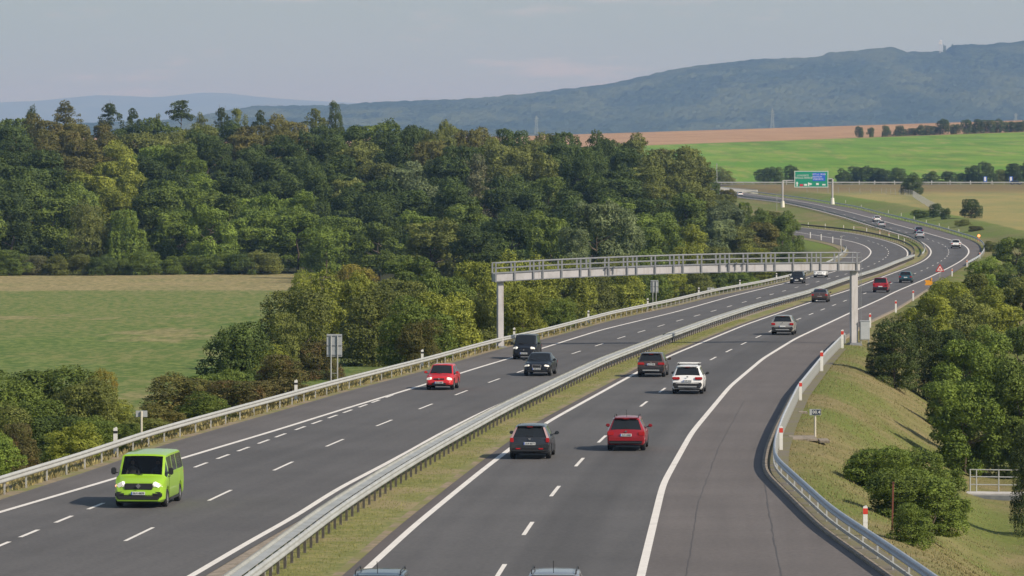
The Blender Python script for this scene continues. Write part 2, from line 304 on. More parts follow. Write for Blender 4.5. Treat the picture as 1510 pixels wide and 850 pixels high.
def asphalt(name, base, tracks, warm=0):
    """tracks: list of (lateral metre, halfwidth, darkness): tyre-polished and oil-darkened bands that run with the lanes"""
    m = pmat(name, base, .82, spec=.35); t = m.node_tree; b = t.nodes['Principled BSDF']; N = t.nodes.new; Lk = t.links.new
    tc = N('ShaderNodeTexCoord'); uvn = N('ShaderNodeUVMap'); sep = N('ShaderNodeSeparateXYZ'); Lk(uvn.outputs[0], sep.inputs[0])
    mp = N('ShaderNodeMapping'); mp.inputs['Scale'].default_value = (1.3, .035, 1); Lk(uvn.outputs[0], mp.inputs[0])
    n1 = N('ShaderNodeTexNoise'); n1.inputs['Scale'].default_value = 1; n1.inputs['Detail'].default_value = 4; Lk(mp.outputs[0], n1.inputs[0])
    n2 = N('ShaderNodeTexNoise'); n2.inputs['Scale'].default_value = 7; n2.inputs['Detail'].default_value = 5; Lk(tc.outputs['Object'], n2.inputs[0])
    n3 = N('ShaderNodeTexNoise'); n3.inputs['Scale'].default_value = .12; n3.inputs['Detail'].default_value = 4; Lk(tc.outputs['Object'], n3.inputs[0])
    def M(op, a, b_=None, c=None):
        x = N('ShaderNodeMath'); x.operation = op
        for i, v in enumerate((a, b_, c)):
            if v is None: continue
            if isinstance(v, (int, float)): x.inputs[i].default_value = v
            else: Lk(v, x.inputs[i])
        return x.outputs[0]
    f = M('MULTIPLY_ADD', n1.outputs[0], .35, .825); f = M('MULTIPLY', f, M('MULTIPLY_ADD', n2.outputs[0], .8, .60)); f = M('MULTIPLY', f, M('MULTIPLY_ADD', n3.outputs[0], .55, .72))
    for (u, hw, dk) in tracks:
        d = M('ABSOLUTE', M('SUBTRACT', sep.outputs[0], u)); r = N('ShaderNodeMapRange'); r.interpolation_type = 'SMOOTHSTEP'
        r.inputs[1].default_value = 0; r.inputs[2].default_value = hw; r.inputs[3].default_value = 1-dk; r.inputs[4].default_value = 1; Lk(d, r.inputs[0]); f = M('MULTIPLY', f, r.outputs[0])
    x = N('ShaderNodeMix'); x.data_type = 'RGBA'; x.blend_type = 'MULTIPLY'; x.inputs[0].default_value = 1; x.inputs[6].default_value = (*base, 1)
    cb = N('ShaderNodeCombineXYZ')
    for i in range(3): Lk(f, cb.inputs[i])
    Lk(cb.outputs[0], x.inputs[7]); Lk(x.outputs[2], b.inputs['Base Color'])
    bp = N('ShaderNodeBump'); bp.inputs['Strength'].default_value = .25; bp.inputs['Distance'].default_value = .02; Lk(n2.outputs[0], bp.inputs['Height']); Lk(bp.outputs[0], b.inputs['Normal'])
    return m
m_laneR = asphalt('asphalt_lanes_uphill', (.101, .097, .0965), [(1.1, .6, .06), (2.8, .6, .06), (5.7, 1.7, .17), (6.5, .6, .06), (4.9, .6, .06)])
m_laneL = asphalt('asphalt_lanes_downhill', (.100, .0955, .0945), [(3.6, .6, .07), (5.3, .6, .07), (7.1, .6, .07), (8.8, .6, .07)])
m_shR = asphalt('asphalt_shoulder_reddish', (.132, .117, .111), [])
m_shL = asphalt('asphalt_shoulder_old', (.122, .112, .108), [(.4, .5, .12)])
m_edge = asphalt('asphalt_edge_strip', (.105, .09, .085), [])
m_conc = nmat('old_concrete_gutter', (.30, .25, .20), [(1.5, 4, .4, .6, (.20, .17, .13), 1), (9, 3, .45, .6, (.36, .31, .25), .6)], bump=.3)
m_paint = nmat('road_paint', (.76, .72, .67), [(6, 5, .57, .74, (.32, .30, .29), .5), (.8, 3, .5, .7, (.55, .52, .48), .5)], rough=.6)
m_grass = nmat('median_grass', (.19, .195, .06), [(.5, 4, .42, .6, (.27, .24, .10), 1), (2.5, 5, .45, .62, (.13, .15, .04), .8), (.16, 3, .5, .62, (.29, .23, .13), .8)], bump=.5, bscale=6)
m_sand = nmat('sandy_verge', (.30, .23, .16), [(2, 5, .4, .62, (.20, .17, .10), 1), (.45, 4, .46, .58, (.19, .185, .065), 1)], bump=.5)
YN, YF = 92.0, 1700.0; YL = 1300.0
o_ = lambda f, k: (lambda Y: f(Y)+k)
lane_l = ribbon('road_lanes', xLao, lambda Y: xLin(Y)+.42, YN, YL, m_laneL, 0)
ribbon('hard_shoulder', xLa, xLao, YN, YL, m_shL, 0)
ribbon('verge_strip', o_(xLr, -1.3), xLa, YN, YL, m_sand, -.03)
ribbon('gutter', lambda Y: xLin(Y)+.42, lambda Y: np.minimum(xLin(Y)+1.15, xRin(Y)-.5), YN, 800, m_conc, -.01)
ribbon('median_verge', lambda Y: np.minimum(xLin(Y)+1.15, xRin(Y)-.5), o_(xRin, -.72), YN, 800, m_grass, .0)
ribbon('verge_strip', o_(xRin, -.72), o_(xRin, -.4), YN, YF, m_sand, .004)
ribbon('road_edge', o_(xRin, -.4), xRin, YN, YF, m_edge, 0)
ribbon('road_lanes', xRin, xRout, YN, YF, m_laneR, 0)
ribbon('hard_shoulder', xRout, xRa, YN, YF, m_shR, 0)
ribbon('kerb', xRa, o_(xRa, .22), YN, 262, m_conc, .07, thick=.2)
ribbon('verge_strip', o_(xRa, .22), o_(xRa, 1.15), YN, 330, nmat('gravel_verge', (.16, .14, .11), [(.35, 4, .40, .55, (.16, .15, .06), 1), (8, 3, .4, .6, (.19, .17, .15), .6)], bump=.4), -.02)
ribbon('kerb', xRa, o_(xRa, .30), 352, 540, m_conc, .05, thick=.2)
ribbon('verge_strip', lambda Y: xLin(Y)+.42, lambda Y: np.minimum(xLin(Y)+1.6, xRin(Y)-.9), 800, YL, m_sand, -.01)
def paint(fn, w, Y0, Y1, name='road_marking'):
    return ribbon(name, lambda Y: fn(Y)-w/2, lambda Y: fn(Y)+w/2, Y0, Y1, m_paint, .006)
paint(xLao, .25, YN, YL); paint(o_(xLin, 0), .25, YN, YL); paint(o_(xRin, .14), .25, YN, YF); paint(xRout, .27, YN, YF)
def dashes(fn, pts, length, w, name='road_marking'):
    V, Q = [], []
    for (px, py) in pts:
        _, Y, _ = unp(px, py); sl = (float(fn(Y+3))-float(fn(Y-3)))/6; h = length/2/math.sqrt(1+sl*sl)
        for k in range(3):
            a, b = Y-h+k*2*h/3, Y-h+(k+1)*2*h/3; n = len(V)
            for yy in (a, b):
                x = float(fn(yy)); V += [(x-w/2, yy, float(rz(yy))+.006), (x+w/2, yy, float(rz(yy))+.006)]
            Q.append((n, n+1, n+3, n+2))
    return struct(mesh_np(name, V, Q, m_paint))
dashes(xLd, LD, 6, .14); dashes(xRd, RD, 6, .15); dashes(xLs, LS, 3.3, .16)
# cracks and joints in the right shoulder
m_crack = pmat('tar_crack', (.075, .068, .066), .7)
def crack(pts, w):
    P = [unp(*p) for p in pts]; V, Q = [], []; P2 = []
    for a, b in zip(P[:-1], P[1:]):
        n = max(2, int((b[1]-a[1])/-1.2) if b[1] < a[1] else int((b[1]-a[1])/1.2))
        for i in range(n): t = i/n; P2.append((a[0]+(b[0]-a[0])*t+rnd.uniform(-.025, .025), a[1]+(b[1]-a[1])*t))
    for i, (x, y) in enumerate(P2):
        z = float(rz(y))+.005; ww = w*rnd.uniform(.5, 1.2); V += [(x-ww/2, y, z), (x+ww/2, y, z)]
        if i: n = len(V); Q.append((n-4, n-3, n-1, n-2))
    struct(mesh_np('road_crack', V, Q, m_crack))
crack([(1152, 850), (1140, 790), (1131, 735), (1126, 705)], .05)
crack([(1012, 850), (1030, 740), (1060, 660), (1098, 590)], .035)

# ------------------------------------------------------------------ crossing road far behind, hills, mountains
XY = 1600.0
V, Q = [], []
for i, x in enumerate(np.arange(-60, 1200, 10.0)):
    z = CZ-24.35; V += [(x, XY-5, z), (x, XY+5, z), (x, XY-5.0, z-1.2), (x, XY+5, z-1.2)]
    if i: n = len(V); Q += [(n-8, n-4, n-3, n-7), (n-8, n-6, n-2, n-4), (n-7, n-3, n-1, n-5)]
struct(mesh_np('road_crossing', V, Q, m_shL))
def forest_hill_mat():
    return nmat('forested_hill', (.034, .050, .034), [((.02, .008, .02), 5, .42, .58, (.058, .078, .038), 1), ((.09, .04, .09), 4, .40, .60, (.010, .018, .014), .95), ((.004, .0015, .004), 3, .48, .56, (.080, .095, .045), .7), ((.0025, .001, .0025), 2, .52, .56, (.015, .03, .02), .6)], spec=.1)
ridge = [(-400,184),(150,182),(250,177),(300,170),(335,163),(370,157.5),(480,156),(560,151),(700,146),(800,136),(850,130),(900,124),(960,110),(1010,100),(1050,94),(1130,87),(1200,85),(1213,84),(1222,78),(1300,71),(1318,70),(1335,77),(1400,76),(1404,66),(1450,66),(1510,61),(1700,56),(2400,60)]
rx = np.array([p[0] for p in ridge]); ry = np.array([p[1] for p in ridge])
HYD = 12000.0
xs = np.arange(-2900, 3400, 11.0); ys = np.arange(9200, 12500, 27.0)
XX, YY = np.meshgrid(xs, ys)
rys = np.convolve(np.pad(np.interp(np.arange(-900, 2900), rx, ry), 60, 'edge'), np.ones(121)/121, 'valid')
top0 = (HY-np.interp(CX+XX*F/HYD, np.arange(-900, 2900), rys))*HYD/F; top1 = (HY-np.interp(CX+XX*F/HYD, rx, ry))*HYD/F
wt_ = np.clip((YY-11700)/300, 0, 1); top = top0*(1-wt_)+top1*wt_
t = np.clip((YY-9400)/2600, 0, 1); prof = np.where(YY <= 12000, t**1.25, 1-((YY-12000)/700)**2)
spur = bumpy(XX, YY, 420, .7)*14*np.sin(np.clip(t, 0, 1)*math.pi)+bumpy(XX, YY, 170, 2.7)*6*np.sin(np.clip(t, 0, 1)*math.pi)
ZZ = CZ-38+(top+38)*prof+spur
can = NR.random(XX.shape); can = (can+np.roll(can, 1, 1))/2
ZZ += np.where(t > .02, (can-.5)*np.where(t < .9, 14, 7), 0)
idx = np.arange(XX.size).reshape(XX.shape); Q = np.stack([idx[:-1, :-1], idx[:-1, 1:], idx[1:, 1:], idx[1:, :-1]], -1).reshape(-1, 4)
struct(mesh_np('hills', np.stack([XX.ravel(), YY.ravel(), ZZ.ravel()], 1), Q, forest_hill_mat(), smooth=False))
mt = [(-900,158),(-200,153),(0,151),(60,149),(110,144),(150,140.5),(190,142),(230,144),(300,137),(330,137),(380,143),(430,147),(480,150),(560,154),(700,160),(1000,168)]
xs = np.arange(-14000, 4800, 120.0); ys = np.arange(34000, 41800, 400.0); XX, YY = np.meshgrid(xs, ys)
top = (HY-np.interp(CX+XX*F/40000, [p[0] for p in mt], [p[1] for p in mt]))*40000/F
t = np.clip((YY-34000)/6000, 0, 1); ZZ = CZ-60+(top+60)*np.where(YY <= 40000, sst(t, 0, 1), 1-((YY-40000)/3000)**2)+bumpy(XX, YY, 700, 1)*8*np.sin(t*math.pi)
idx = np.arange(XX.size).reshape(XX.shape); Q = np.stack([idx[:-1, :-1], idx[:-1, 1:], idx[1:, 1:], idx[1:, :-1]], -1).reshape(-1, 4)
struct(mesh_np('mountains', np.stack([XX.ravel(), YY.ravel(), ZZ.ravel()], 1), Q, forest_hill_mat(), smooth=True))
# haze
hz = MB().box((0, 21400, 134.5), (30000, 43200, 331)).build('haze', None or pmat('haze', (1, 1, 1)))
hm = hz.data.materials[0]; hm.node_tree.nodes.remove(hm.node_tree.nodes['Principled BSDF'])
pv = hm.node_tree.nodes.new('ShaderNodeVolumePrincipled'); pv.inputs['Color'].default_value = (.335, .575, .985, 1); pv.inputs['Absorption Color'].default_value = (.66, .40, 0, 1); pv.inputs['Density'].default_value = 6.6e-5
hm.node_tree.links.new(pv.outputs[0], hm.node_tree.nodes['Material Output'].inputs['Volume'])
tag(hz, kind='stuff'); hz.display_type = 'WIRE'
# ------------------------------------------------------------------ foliage
def leaf_mat(name, dark, light, third=None, tv=.25):
    m = pmat(name, dark, .62, spec=.22); t = m.node_tree; b = t.nodes['Principled BSDF']; N = t.nodes.new; Lk = t.links.new
    a = N('ShaderNodeAttribute'); a.attribute_name = 'tint'; oi = N('ShaderNodeObjectInfo')
    x = N('ShaderNodeMix'); x.data_type = 'RGBA'; x.inputs[6].default_value = (*dark, 1); x.inputs[7].default_value = (*light, 1); Lk(a.outputs['Fac'], x.inputs[0])
    tcn = N('ShaderNodeTexCoord'); n = N('ShaderNodeTexNoise'); n.inputs['Scale'].default_value = 3.2; n.inputs['Detail'].default_value = 2; Lk(tcn.outputs['Object'], n.inputs[0])
    r = N('ShaderNodeMapRange'); r.inputs[1].default_value = .52; r.inputs[2].default_value = .68; r.inputs[4].default_value = .75; Lk(n.outputs[0], r.inputs[0])
    th = third or tuple(c*1.35 for c in light); y = N('ShaderNodeMix'); y.data_type = 'RGBA'; y.inputs[7].default_value = (*th, 1); Lk(x.outputs[2], y.inputs[6]); Lk(r.outputs[0], y.inputs[0])
    h = N('ShaderNodeHueSaturation'); Lk(y.outputs[2], h.inputs['Color'])
    mr = N('ShaderNodeMapRange'); mr.inputs[3].default_value = 1-tv; mr.inputs[4].default_value = 1+tv; Lk(oi.outputs['Random'], mr.inputs[0]); Lk(mr.outputs[0], h.inputs['Value'])
    Lk(h.outputs[0], b.inputs['Base Color'])
    tr = N('ShaderNodeBsdfTranslucent'); Lk(h.outputs[0], tr.inputs[0]); ms = N('ShaderNodeMixShader'); ms.inputs[0].default_value = .22
    Lk(b.outputs[0], ms.inputs[1]); Lk(tr.outputs[0], ms.inputs[2]); Lk(ms.outputs[0], t.nodes['Material Output'].inputs['Surface'])
    return m
LM = {
 'dark': leaf_mat('leaf_dark_green', (0.055, 0.084, 0.020), (0.104, 0.146, 0.034), tv=.18),
 'mid': leaf_mat('leaf_mid_green', (0.090, 0.130, 0.023), (0.178, 0.231, 0.044), tv=.18),
 'fresh': leaf_mat('leaf_fresh_green', (0.110, 0.165, 0.026), (0.221, 0.290, 0.049), tv=.18),
 'yellow': leaf_mat('leaf_yellow_green', (0.161, 0.193, 0.029), (0.316, 0.338, 0.055), tv=.18),
 'gold': leaf_mat('leaf_golden', (0.183, 0.168, 0.029), (0.342, 0.294, 0.050), (0.305, 0.204, 0.034)),
 'olive': leaf_mat('leaf_olive', (0.123, 0.144, 0.034), (0.217, 0.237, 0.059), tv=.18),
 'silver': leaf_mat('leaf_grey_green', (0.128, 0.168, 0.069), (0.232, 0.278, 0.123), tv=.15),
 'brown': leaf_mat('leaf_olive_brown', (0.116, 0.118, 0.031), (0.201, 0.186, 0.052), (0.207, 0.168, 0.047)),
 'red': leaf_mat('leaf_reddish', (0.095, 0.094, 0.031), (0.165, 0.142, 0.047), (0.183, 0.102, 0.039)),
 'pine': leaf_mat('needle_green', (0.051, 0.074, 0.020), (0.095, 0.125, 0.034), tv=.15),
 'bare': leaf_mat('leaf_thin_grey', (0.146, 0.156, 0.073), (0.256, 0.254, 0.123)),
}
m_bark = nmat('bark', (.09, .07, .05), [(6, 4, .4, .6, (.14, .115, .085), 1)], bump=.4)
def crown(seed, kind, n=9000, ls=.034):
    """a crown as thousands of leaf-sized faces gathered in clumps; unit size: 1 wide, 1 high"""
    R = np.random.default_rng(seed); C, r, sq = [], [], []
    if kind == 'broad':
        for i in range(26):
            z = R.uniform(.12, .88); rad = .36*math.sqrt(max(.05, 1-((z-.5)/.52)**2))*R.uniform(.55, 1); a = R.uniform(0, 6.283)
            C.append((rad*math.cos(a), rad*math.sin(a), z)); r.append(R.uniform(.10, .19))
        C.append((0, 0, .82)); r.append(.17)
    elif kind == 'tall':
        for i in range(24):
            z = R.uniform(.12, .9); rad = .30*math.sqrt(max(.05, 1-((z-.45)/.58)**2))*R.uniform(.5, 1); a = R.uniform(0, 6.283)
            C.append((rad*math.cos(a), rad*math.sin(a), z)); r.append(R.uniform(.09, .17))
    elif kind == 'bush':
        for i in range(24):
            z = R.uniform(.05, .80); rad = .40*math.sqrt(max(.04, 1-(z/.95)**2))*R.uniform(.35, 1); a = R.uniform(0, 6.283)
            C.append((rad*math.cos(a), rad*math.sin(a), z)); r.append(R.uniform(.11, .22))
    elif kind == 'pine':
        for i in range(44):
            z = R.uniform(.03, .97); rad = (.44*(1-z*.92)**.5)*R.uniform(.35, 1.0); a = R.uniform(0, 6.283)
            C.append((rad*math.cos(a), rad*math.sin(a), z)); r.append(R.uniform(.09, .17))
    elif kind == 'scots':          # ragged, open-crowned conifer that stands out above the wood
        for i in range(34):
            z = R.uniform(.76, .985); rad = (.46*((1.02-z)*4.2)**.7)*R.uniform(.0, 1.0); a = R.uniform(0, 6.283)
            C.append((rad*math.cos(a), rad*math.sin(a), z)); r.append(R.uniform(.06, .13))
    elif kind == 'wisp':
        for i in range(34):
            z = R.uniform(.10, .95); rad = .40*math.sqrt(max(.05, 1-((z-.5)/.55)**2))*R.uniform(.2, 1.05); a = R.uniform(0, 6.283)
            C.append((rad*math.cos(a), rad*math.sin(a), z)); r.append(R.uniform(.05, .12))
    C = np.array(C); r = np.array(r); flat = np.full(len(r), {'scots': .22, 'pine': .8, 'bush': .9}.get(kind, .62))
    clump = R.normal(0, .22, len(r))
    p = r**2/np.sum(r**2); k = R.choice(len(r), n, p=p)
    d = R.normal(size=(n, 3)); d[:, 2] += .25; d /= np.linalg.norm(d, axis=1)[:, None]
    rr = r[k]*(.72+.42*R.random(n)**.8)
    # secondary tufts: pull the leaves of a clump towards a few directions so that its outline is uneven
    P = C[k]+d*rr[:, None]*np.stack([np.ones(n), np.ones(n), flat[k]], 1)
    q = np.sin(P*43+seed)*.016+np.sin(P[:, [1, 2, 0]]*91)*.010
    if kind == 'scots': q[:, 2] *= .5
    P = P+q
    inside = np.zeros(n, bool)
    for j in range(len(r)):
        e = (P-C[j])/np.array([1, 1, flat[j]]); inside |= (np.linalg.norm(e, axis=1) < r[j]*.66) & (k != j)
    keep = ~inside & (P[:, 2] > 0.0); P = P[keep]; d = d[keep]; k = k[keep]; n = len(P)
    N_ = d*.9+R.normal(size=(n, 3))*.55; N_ /= np.linalg.norm(N_, axis=1)[:, None]
    U = np.cross(N_, R.normal(size=(n, 3))); U /= np.linalg.norm(U, axis=1)[:, None]; W = np.cross(N_, U)
    s = ls*R.uniform(.55, 1.35, n)[:, None]; zs = np.array([1, 1, {'scots': .35, 'tall': .5, 'broad': .6, 'wisp': .6, 'pine': .8}.get(kind, .9)]); V = np.stack([P-U*s*.6*zs, P-W*s*.42*zs, P+(U*s*.75+N_*s*.12)*zs, P+W*s*.42*zs], 1).reshape(-1, 3)
    tint = np.clip(.42+clump[k]+R.normal(0, .23, n), 0, 1)
    return mesh_np('crown', V, np.arange(4*n).reshape(-1, 4), tint=tint, link=False)
def trunk_mesh(seed, kind):
    R = random.Random(seed); b = MB(); top = {'scots': .95, 'pine': .92, 'bush': .45}.get(kind, .72)
    pts = [Vector((0, 0, -.03))]; 
    for i in range(1, 6): pts.append(Vector((R.uniform(-.015, .015)*i, R.uniform(-.015, .015)*i, top*i/5)))
    r0 = .022 if kind != 'bush' else .014
    for i in range(5): b.tube(pts[i], pts[i+1], r0*(1-i*.17), r0*(1-(i+1)*.17), n=7, cap=(i in (0, 4)))
    for i in range(10 if kind != 'bush' else 7):
        z = R.uniform(.12 if kind == 'bush' else .28, top); a = R.uniform(0, 6.28); l = R.uniform(.15, .34)*(1.1-z*.5)
        q = Vector((math.cos(a)*l, math.sin(a)*l, z+l*R.uniform(.2, .6))); m = Vector((math.cos(a)*l*.5, math.sin(a)*l*.5, z+l*.15))
        b.tube((0, 0, z), m, .009, .006, n=5); b.tube(m, q, .006, .002, n=5)
    me = bpy.data.meshes.new('trunk'); me.from_pydata(b.v, [], b.f); me.materials.append(m_bark); return me
VAR = {}
for kd, cnt, n, ls in (('broad', 7, 30000, .025), ('tall', 4, 26000, .024), ('bush', 7, 32000, .0205), ('pine', 2, 32000, .019), ('scots', 4, 4200, .030), ('wisp', 3, 12000, .024)):
    VAR[kd] = [(crown(100+hash_*7+len(kd)*13, kd, n, ls), trunk_mesh(50+hash_, kd)) for hash_ in range(cnt)]
CNT = {}
TREES = []
def plant(name, X, Y, z, h, w, kind, mat, label, cat='tree', group=None, seed=None):
    i = CNT.get(kind, 0); CNT[kind] = i+1; cm, tm = VAR[kind][i % len(VAR[kind])]
    t = empty(name, (X, Y, z), (0, 0, rnd.uniform(0, 6.28))); t.scale = (w, w*rnd.uniform(.9, 1.1), h); tag(t, label, cat, group)
    for nm, me in (('crown' if cat == 'tree' else 'foliage', cm), ('trunk' if cat == 'tree' else 'stem', tm)):
        o = bpy.data.objects.new(nm, me); COL.objects.link(o); o.parent = t
        if me is cm:
            if not me.materials: me.materials.append(LM['mid'])
            o.material_slots[0].link = 'OBJECT'; o.material_slots[0].material = LM[mat]
    TREES.append((t.name, X, Y, w)); return t
def ordw(i):
    W = 'first second third fourth fifth sixth seventh eighth ninth tenth eleventh twelfth thirteenth fourteenth fifteenth sixteenth seventeenth eighteenth nineteenth twentieth'.split()
    return W[i] if i < 20 else 'twenty-'+W[i-20]
CN = {'dark': 'dark green', 'mid': 'mid green', 'fresh': 'fresh green', 'yellow': 'yellow-green', 'gold': 'golden', 'olive': 'olive green', 'silver': 'grey-green', 'brown': 'brownish', 'red': 'reddish', 'pine': 'dark needled', 'bare': 'pale sparse'}

# the wood: rows from its front edge to its skyline
FX = [-60,0,100,150,200,260,330,380,430,500,560,620,680,740,800,840,880,920,950,1000,1050,1100,1150,1180,1200]
FT = [286,284,286,300,303,300,300,310,300,312,302,308,296,300,300,290,288,292,306,300,302,318,308,326,352]
SX = [-60,0,100,200,300,400,500,560,600,640,700,760,820,900,920,960,1000,1030,1048,1060,1090,1130,1180,1200]
ST = [171,170,172,174,176,173,171,174,173,176,180,184,187,190,192,200,206,216,232,272,286,296,312,345]
palF = ['fresh', 'mid', 'dark', 'mid', 'fresh', 'yellow', 'mid', 'olive']; palM = ['dark', 'dark', 'dark', 'mid', 'dark', 'olive', 'dark', 'mid', 'dark', 'brown']; palT = ['brown', 'olive', 'dark', 'mid', 'olive', 'dark', 'olive', 'dark', 'brown', 'mid', 'dark']
rows = [  # Y, x0, x1, spacing px, fraction from front profile to skyline, palette, phrase
 (796, -30, 1010, 58, .00, palF, 'in the front row of the wood'),
 (838, -40, 1120, 56, .22, palF[:2]+palM[:5], 'in the second row of the wood'),
 (878, -30, 1165, 54, .40, palM, 'in the third row of the wood'),
 (918, -40, 1100, 52, .58, palM, 'in the middle of the wood'),
 (962, -30, 1070, 50, .76, palM, 'in the upper part of the wood'),
 (1010, -40, 1055, 48, .90, palT, 'just under the wood\'s skyline'),
 (1062, -30, 1050, 46, 1.0, palT, 'on the skyline of the wood')]
rr_ = random.Random(4)
OVER = [  # colour patches seen in the photograph: px centre, py top, radius -> colour
 (170, 235, 60, 'yellow'), (230, 215, 40, 'fresh'), (300, 240, 40, 'fresh'), (60, 290, 45, 'mid'), (150, 300, 25, 'olive'), (290, 310, 45, 'fresh'), (380, 300, 50, 'fresh'), (460, 310, 60, 'fresh'),
 (20, 240, 60, 'dark'), (340, 230, 50, 'dark'), (450, 230, 60, 'dark'), (540, 215, 40, 'olive'), (600, 235, 50, 'silver'), (700, 235, 30, 'bare'), (720, 180, 25, 'brown'), (400, 195, 45, 'brown'), (120, 185, 60, 'brown'), (860, 230, 70, 'dark'), (900, 205, 60, 'dark'), (1000, 245, 45, 'olive'), (780, 215, 50, 'olive'), (820, 240, 40, 'mid'), (1010, 300, 40, 'mid'), (540, 300, 60, 'dark'), (760, 300, 60, 'dark'), (1120, 320, 30, 'olive'), (1060, 310, 30, 'silver')]
def pal_at(px, py, pal):
    best = None
    for (ox, oy, r, c) in OVER:
        q = math.hypot(px-ox, (py-oy)*1.3)/r
        if q < 1 and (best is None or q < best[0]): best = (q, c)
    return best[1] if best and rr_.random() < .85 else rr_.choice(pal)
for (Y0, x0, x1, sp, fr, pal, phrase) in rows:
    px = x0; i = 0
    while px < x1:
        Y = Y0+rr_.uniform(-13, 13); X = (px-CX)*Y/F
        if X < float(xLr(Y))-5:
            f = np.interp(px, FX, FT); s = np.interp(px, SX, ST); s = min(s, f)
            top = f+(s-f)*fr+rr_.uniform(-5, 5)*(1 if fr < 1 else .8)+rr_.choice([0, 0, 0, 6]); g = gz(X, Y); h = CZ-(top-HY)*Y/F-g
            if h > 3:
                w = sp*Y/F*rr_.uniform(1.4, 1.95); w = min(w, h*1.1); c = pal_at(px, top, pal); kd = rr_.choice(['broad', 'broad', 'tall', 'broad'] if fr > 0 else ['bush', 'broad', 'bush'])
                if c == 'bare': kd = 'wisp'
                plant('broadleaf_tree', X, Y, g-.3, h+.3, max(w, 4), kd, c, f"{CN[c]} tree, {ordw(i)} from the left {phrase}", 'tree', 'trees of the wood left of the motorway'); i += 1
        px += sp*rr_.uniform(.8, 1.2)
# low scrub under the front row
for i, px in enumerate(range(-20, 400, 34)):
    Y = 783+rr_.uniform(-3, 3); X = (px-CX)*Y/F; g = gz(X, Y); h = rr_.uniform(3.2, 5.4); c = rr_.choice(['mid', 'olive', 'dark', 'bare', 'mid'])
    plant('bush', X, Y, g-.2, h, h*1.5, 'bush', c, f"low {CN[c]} bush, {ordw(i)} from the left at the foot of the wood", 'bush', 'bushes along the foot of the wood')
# tall conifers and thin crowns breaking the skyline
for i, (px, tp, w, k, c) in enumerate([(96, 151, 42, 'scots', 'brown'), (44, 160, 26, 'pine', 'pine'), (162, 155, 36, 'scots', 'pine'), (195, 161, 26, 'scots', 'pine'), (268, 149, 46, 'scots', 'pine'), (297, 168, 22, 'scots', 'olive'), (327, 161, 22, 'scots', 'pine'), (352, 151, 40, 'wisp', 'olive'), (384, 164, 24, 'scots', 'pine'), (465, 161, 34, 'scots', 'olive'), (494, 160, 30, 'pine', 'pine'), (232, 170, 20, 'scots', 'olive'), (414, 170, 24, 'wisp', 'olive')]):
    Y = 1085; X = (px-CX)*Y/F; g = gz(X, Y); h = CZ-(tp-HY)*Y/F-g
    plant('pine_tree' if k != 'wisp' else 'broadleaf_tree', X, Y, g, h, w*Y/F*1.3, k, c, f"{'ragged conifer' if k != 'wisp' else 'thin crowned tree'} standing above the wood's skyline, {ordw(i)} of these from the left" , 'tree', 'trees standing above the skyline')
# middle ground trees between the wood and the roadside scrub
for (px, Y, tp, w, k, c, lab) in [
 (640, 700, 318, 105, 'broad', 'olive', 'round olive tree left of the gantry, in front of the wood'), (560, 740, 325, 90, 'broad', 'mid', 'mid green tree in front of the dark trees left of the gantry'),
 (700, 690, 330, 90, 'broad', 'dark', 'dark tree just above the left end of the gantry'), (480, 760, 330, 80, 'broad', 'fresh', 'fresh green tree at the right end of the meadow edge'),
 (755, 700, 318, 90, 'broad', 'dark', 'dark tree above the gantry, left of the big grey-green willow'), (810, 680, 312, 80, 'broad', 'mid', 'tree directly left of the big grey-green willow'),
 (880, 640, 288, 105, 'broad', 'silver', 'big grey-green willow above the middle of the gantry'), (845, 630, 325, 70, 'tall', 'silver', 'smaller grey-green willow in front of the big one'), (925, 650, 305, 75, 'broad', 'silver', 'grey-green willow at the right flank of the big one'),
 (975, 690, 322, 75, 'broad', 'mid', 'green tree right of the willows'), (1020, 720, 330, 70, 'broad', 'yellow', 'yellow-green tree above the gantry, right of the willows'), (1060, 740, 318, 65, 'tall', 'silver', 'pale drooping tree above the right half of the gantry'),
 (1090, 760, 330, 60, 'broad', 'olive', 'olive tree left of the rusty one'), (1120, 780, 325, 62, 'broad', 'brown', 'rusty brown tree near the right tip of the wood'), (1155, 790, 312, 56, 'tall', 'fresh', 'fresh green tree at the right tip of the wood'), (1168, 805, 325, 46, 'broad', 'mid', 'low green tree ending the wood on the right'),
 (1098, 850, 292, 34, 'tall', 'fresh', 'slim fresh green tree rising before the far carriageway'), (1072, 1000, 275, 34, 'broad', 'brown', 'dark brownish tree under the bend of the far carriageway'), (1125, 860, 305, 40, 'broad', 'mid', 'rounded tree beside the slim fresh green one'), (1140, 830, 318, 40, 'broad', 'dark', 'small dark tree near the right tip of the wood'),
 (1048, 1100, 250, 30, 'broad', 'dark', 'dark tree at the end of the wood beside the tall mast'), (600, 560, 372, 90, 'broad', 'mid', 'green tree behind the scrub, left of the gantry leg'), (530, 600, 385, 80, 'bush', 'gold', 'golden bush at the corner of the meadow'), (450, 560, 398, 60, 'bush', 'yellow', 'yellow-green bush at the right corner of the meadow')]:
    X = (px-CX)*Y/F; g = gz(X, Y); h = CZ-(tp-HY)*Y/F-g
    plant('broadleaf_tree' if k != 'bush' else 'bush', X, Y, g-.3, h+.3, w*Y/F, k, c, lab, 'tree' if k != 'bush' else 'bush')
